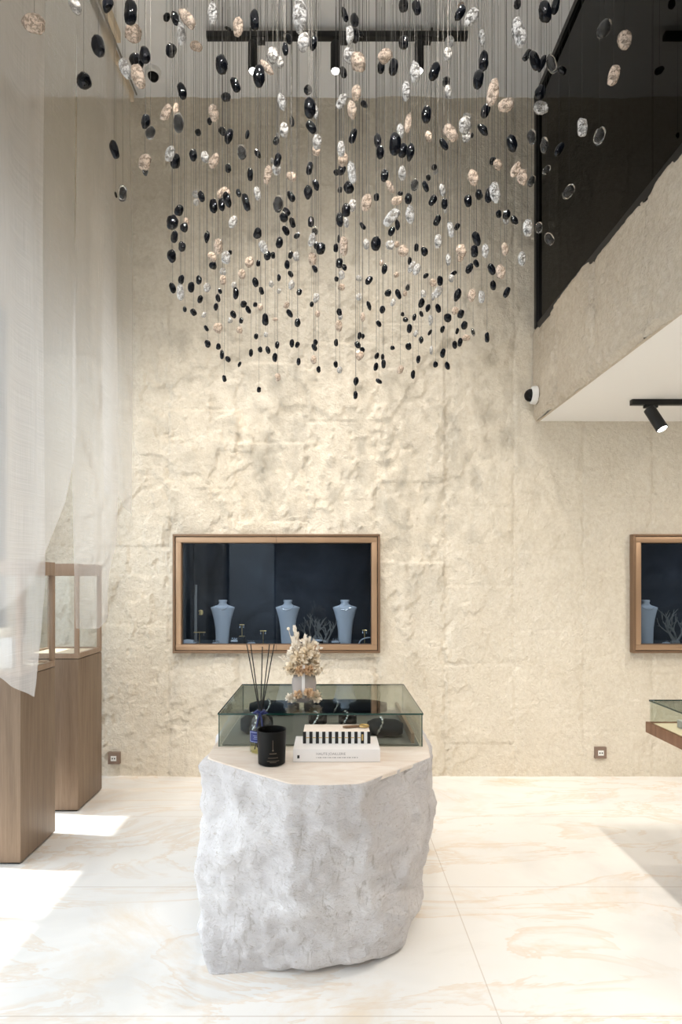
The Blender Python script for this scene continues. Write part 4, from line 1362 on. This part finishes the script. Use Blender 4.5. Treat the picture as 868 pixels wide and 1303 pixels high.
WARM, NEUT = (1, .90, .78), (1, .95, .89)
for px in (322, 427, 533):
    x = (px - CX) / 206
    spot('track_or_fill_lamp', (x, YT, ZT - .235), (x, YT + .02, 0), 60, 80, .9, NEUT)
spot('mezzanine_lamp', MEZZ_LENS, MEZZ_LENS + MEZZ_AX, 30, 90, .9, WARM)
# more lamps of the same tracks, nearer the entrance: they wash the wall and the pebbles
for x, tx in ((-1.0, -.95), (-.2, -.3), (.6, .45)):
    spot('track_or_fill_lamp', (x, 2.3, 4.66), (tx, D, 1.4), 300, 44, 1, WARM)
for x, y, tx, ty, tz in ((-.6, .35, -.25, 2.5, 3.35), (.7, .35, .35, 2.5, 3.35), (0, .9, 0, 2.5, 2.9)):
    spot('track_or_fill_lamp', (x, y, 4.68), (tx, ty, tz), 190, 60, .9, NEUT)
for x, y in ((-.2, -.8), (.6, -.8), (1.2, .2)):  # fill lamps added out of view to brighten the pedestal front and pebbles
    spot('track_or_fill_lamp', (x, y, 4.66), (x * .6, 1.3, .3), 90, 80, .9, NEUT)
for x, y, wt in ((1.84, 2.22, 175), (2.6, 3.3, 60), (3.3, 2.0, 110), (2.3, .2, 110), (2.4, -1.4, 90)):
    spot('mezzanine_lamp', (x, y, 2.38), (x - .05, y + .05, 0), wt, 125, 1, (1, .93, .84))
for o in (0, N2):                                      # light strip inside each wall display
    l = bpy.data.lights.new('display_strip', 'AREA')
    l.shape = 'RECTANGLE'; l.size = 1.2; l.size_y = .03; l.energy = 1.1; l.color = (.72, .84, 1)
    so = bpy.data.objects.new('display_strip', l); COL.objects.link(so)
    so.location = ((NX0 + NX1) / 2 + o, D + .06, NZ1 - .048)
    so.rotation_euler = Vector((0, .38, -1)).to_track_quat('-Z', 'Y').to_euler()
for x, tx in ((1.75, 1.6), (2.9, 2.8)):
    spot('mezzanine_lamp', (x, 2.6, 2.38), (tx, D, 1.2), 30, 95, 1, WARM)
sun = bpy.data.lights.new('sun', 'SUN')
sun.energy = 6; sun.angle = math.radians(1.2); sun.color = (1, .96, .9)
so = bpy.data.objects.new('sun', sun); COL.objects.link(so)
so.rotation_euler = Vector((1, -.12, -2.9)).to_track_quat('-Z', 'Y').to_euler()

w = bpy.data.worlds.new('daylight')
SC.world = w
w.use_nodes = True
bg = w.node_tree.nodes['Background']
# the street side (left) is the bright part of the sky
tcw = w.node_tree.nodes.new('ShaderNodeTexCoord')
spw = w.node_tree.nodes.new('ShaderNodeSeparateXYZ')
mrw = w.node_tree.nodes.new('ShaderNodeMapRange')
mrw.inputs[1].default_value = -1; mrw.inputs[2].default_value = .2; mrw.inputs[3].default_value = 4.; mrw.inputs[4].default_value = .6
w.node_tree.links.new(tcw.outputs['Generated'], spw.inputs[0])
w.node_tree.links.new(spw.outputs['X'], mrw.inputs[0])
mrz = w.node_tree.nodes.new('ShaderNodeMapRange')      # the street below the horizon is darker than the sky
mrz.inputs[1].default_value = -.12; mrz.inputs[2].default_value = .06; mrz.inputs[3].default_value = .3; mrz.inputs[4].default_value = 1.
w.node_tree.links.new(spw.outputs['Z'], mrz.inputs[0])
mlw = w.node_tree.nodes.new('ShaderNodeMath'); mlw.operation = 'MULTIPLY'
w.node_tree.links.new(mrw.outputs[0], mlw.inputs[0]); w.node_tree.links.new(mrz.outputs[0], mlw.inputs[1])
w.node_tree.links.new(mlw.outputs[0], bg.inputs['Strength'])
bg.inputs['Color'].default_value = (.84, .92, 1, 1)

# ---------------------------------------------------------------- camera
cd = bpy.data.cameras.new('camera')
co = bpy.data.objects.new('camera', cd)
COL.objects.link(co)
co.location = (0, 0, CAMZ)
co.rotation_euler = (PI / 2, 0, 0)
cd.sensor_fit = 'HORIZONTAL'
cd.sensor_width = 24
cd.lens = F / 868 * 24
cd.shift_x = (434 - CX) / 868
cd.shift_y = (CY - 651.5) / 868
cd.clip_start = .05
SC.camera = co
SC.view_settings.view_transform = 'Standard'
SC.view_settings.look = 'None'
SC.view_settings.exposure = .36
SC.view_settings.gamma = 1
SC.view_settings.use_curve_mapping = False
SC.cycles.use_denoising = True
SC.cycles.caustics_reflective = False
SC.cycles.caustics_refractive = False
SC.cycles.max_bounces = 14
SC.cycles.diffuse_bounces = 5
SC.cycles.glossy_bounces = 5
SC.cycles.transmission_bounces = 8
SC.cycles.transparent_max_bounces = 16
SC.cycles.sample_clamp_indirect = 6
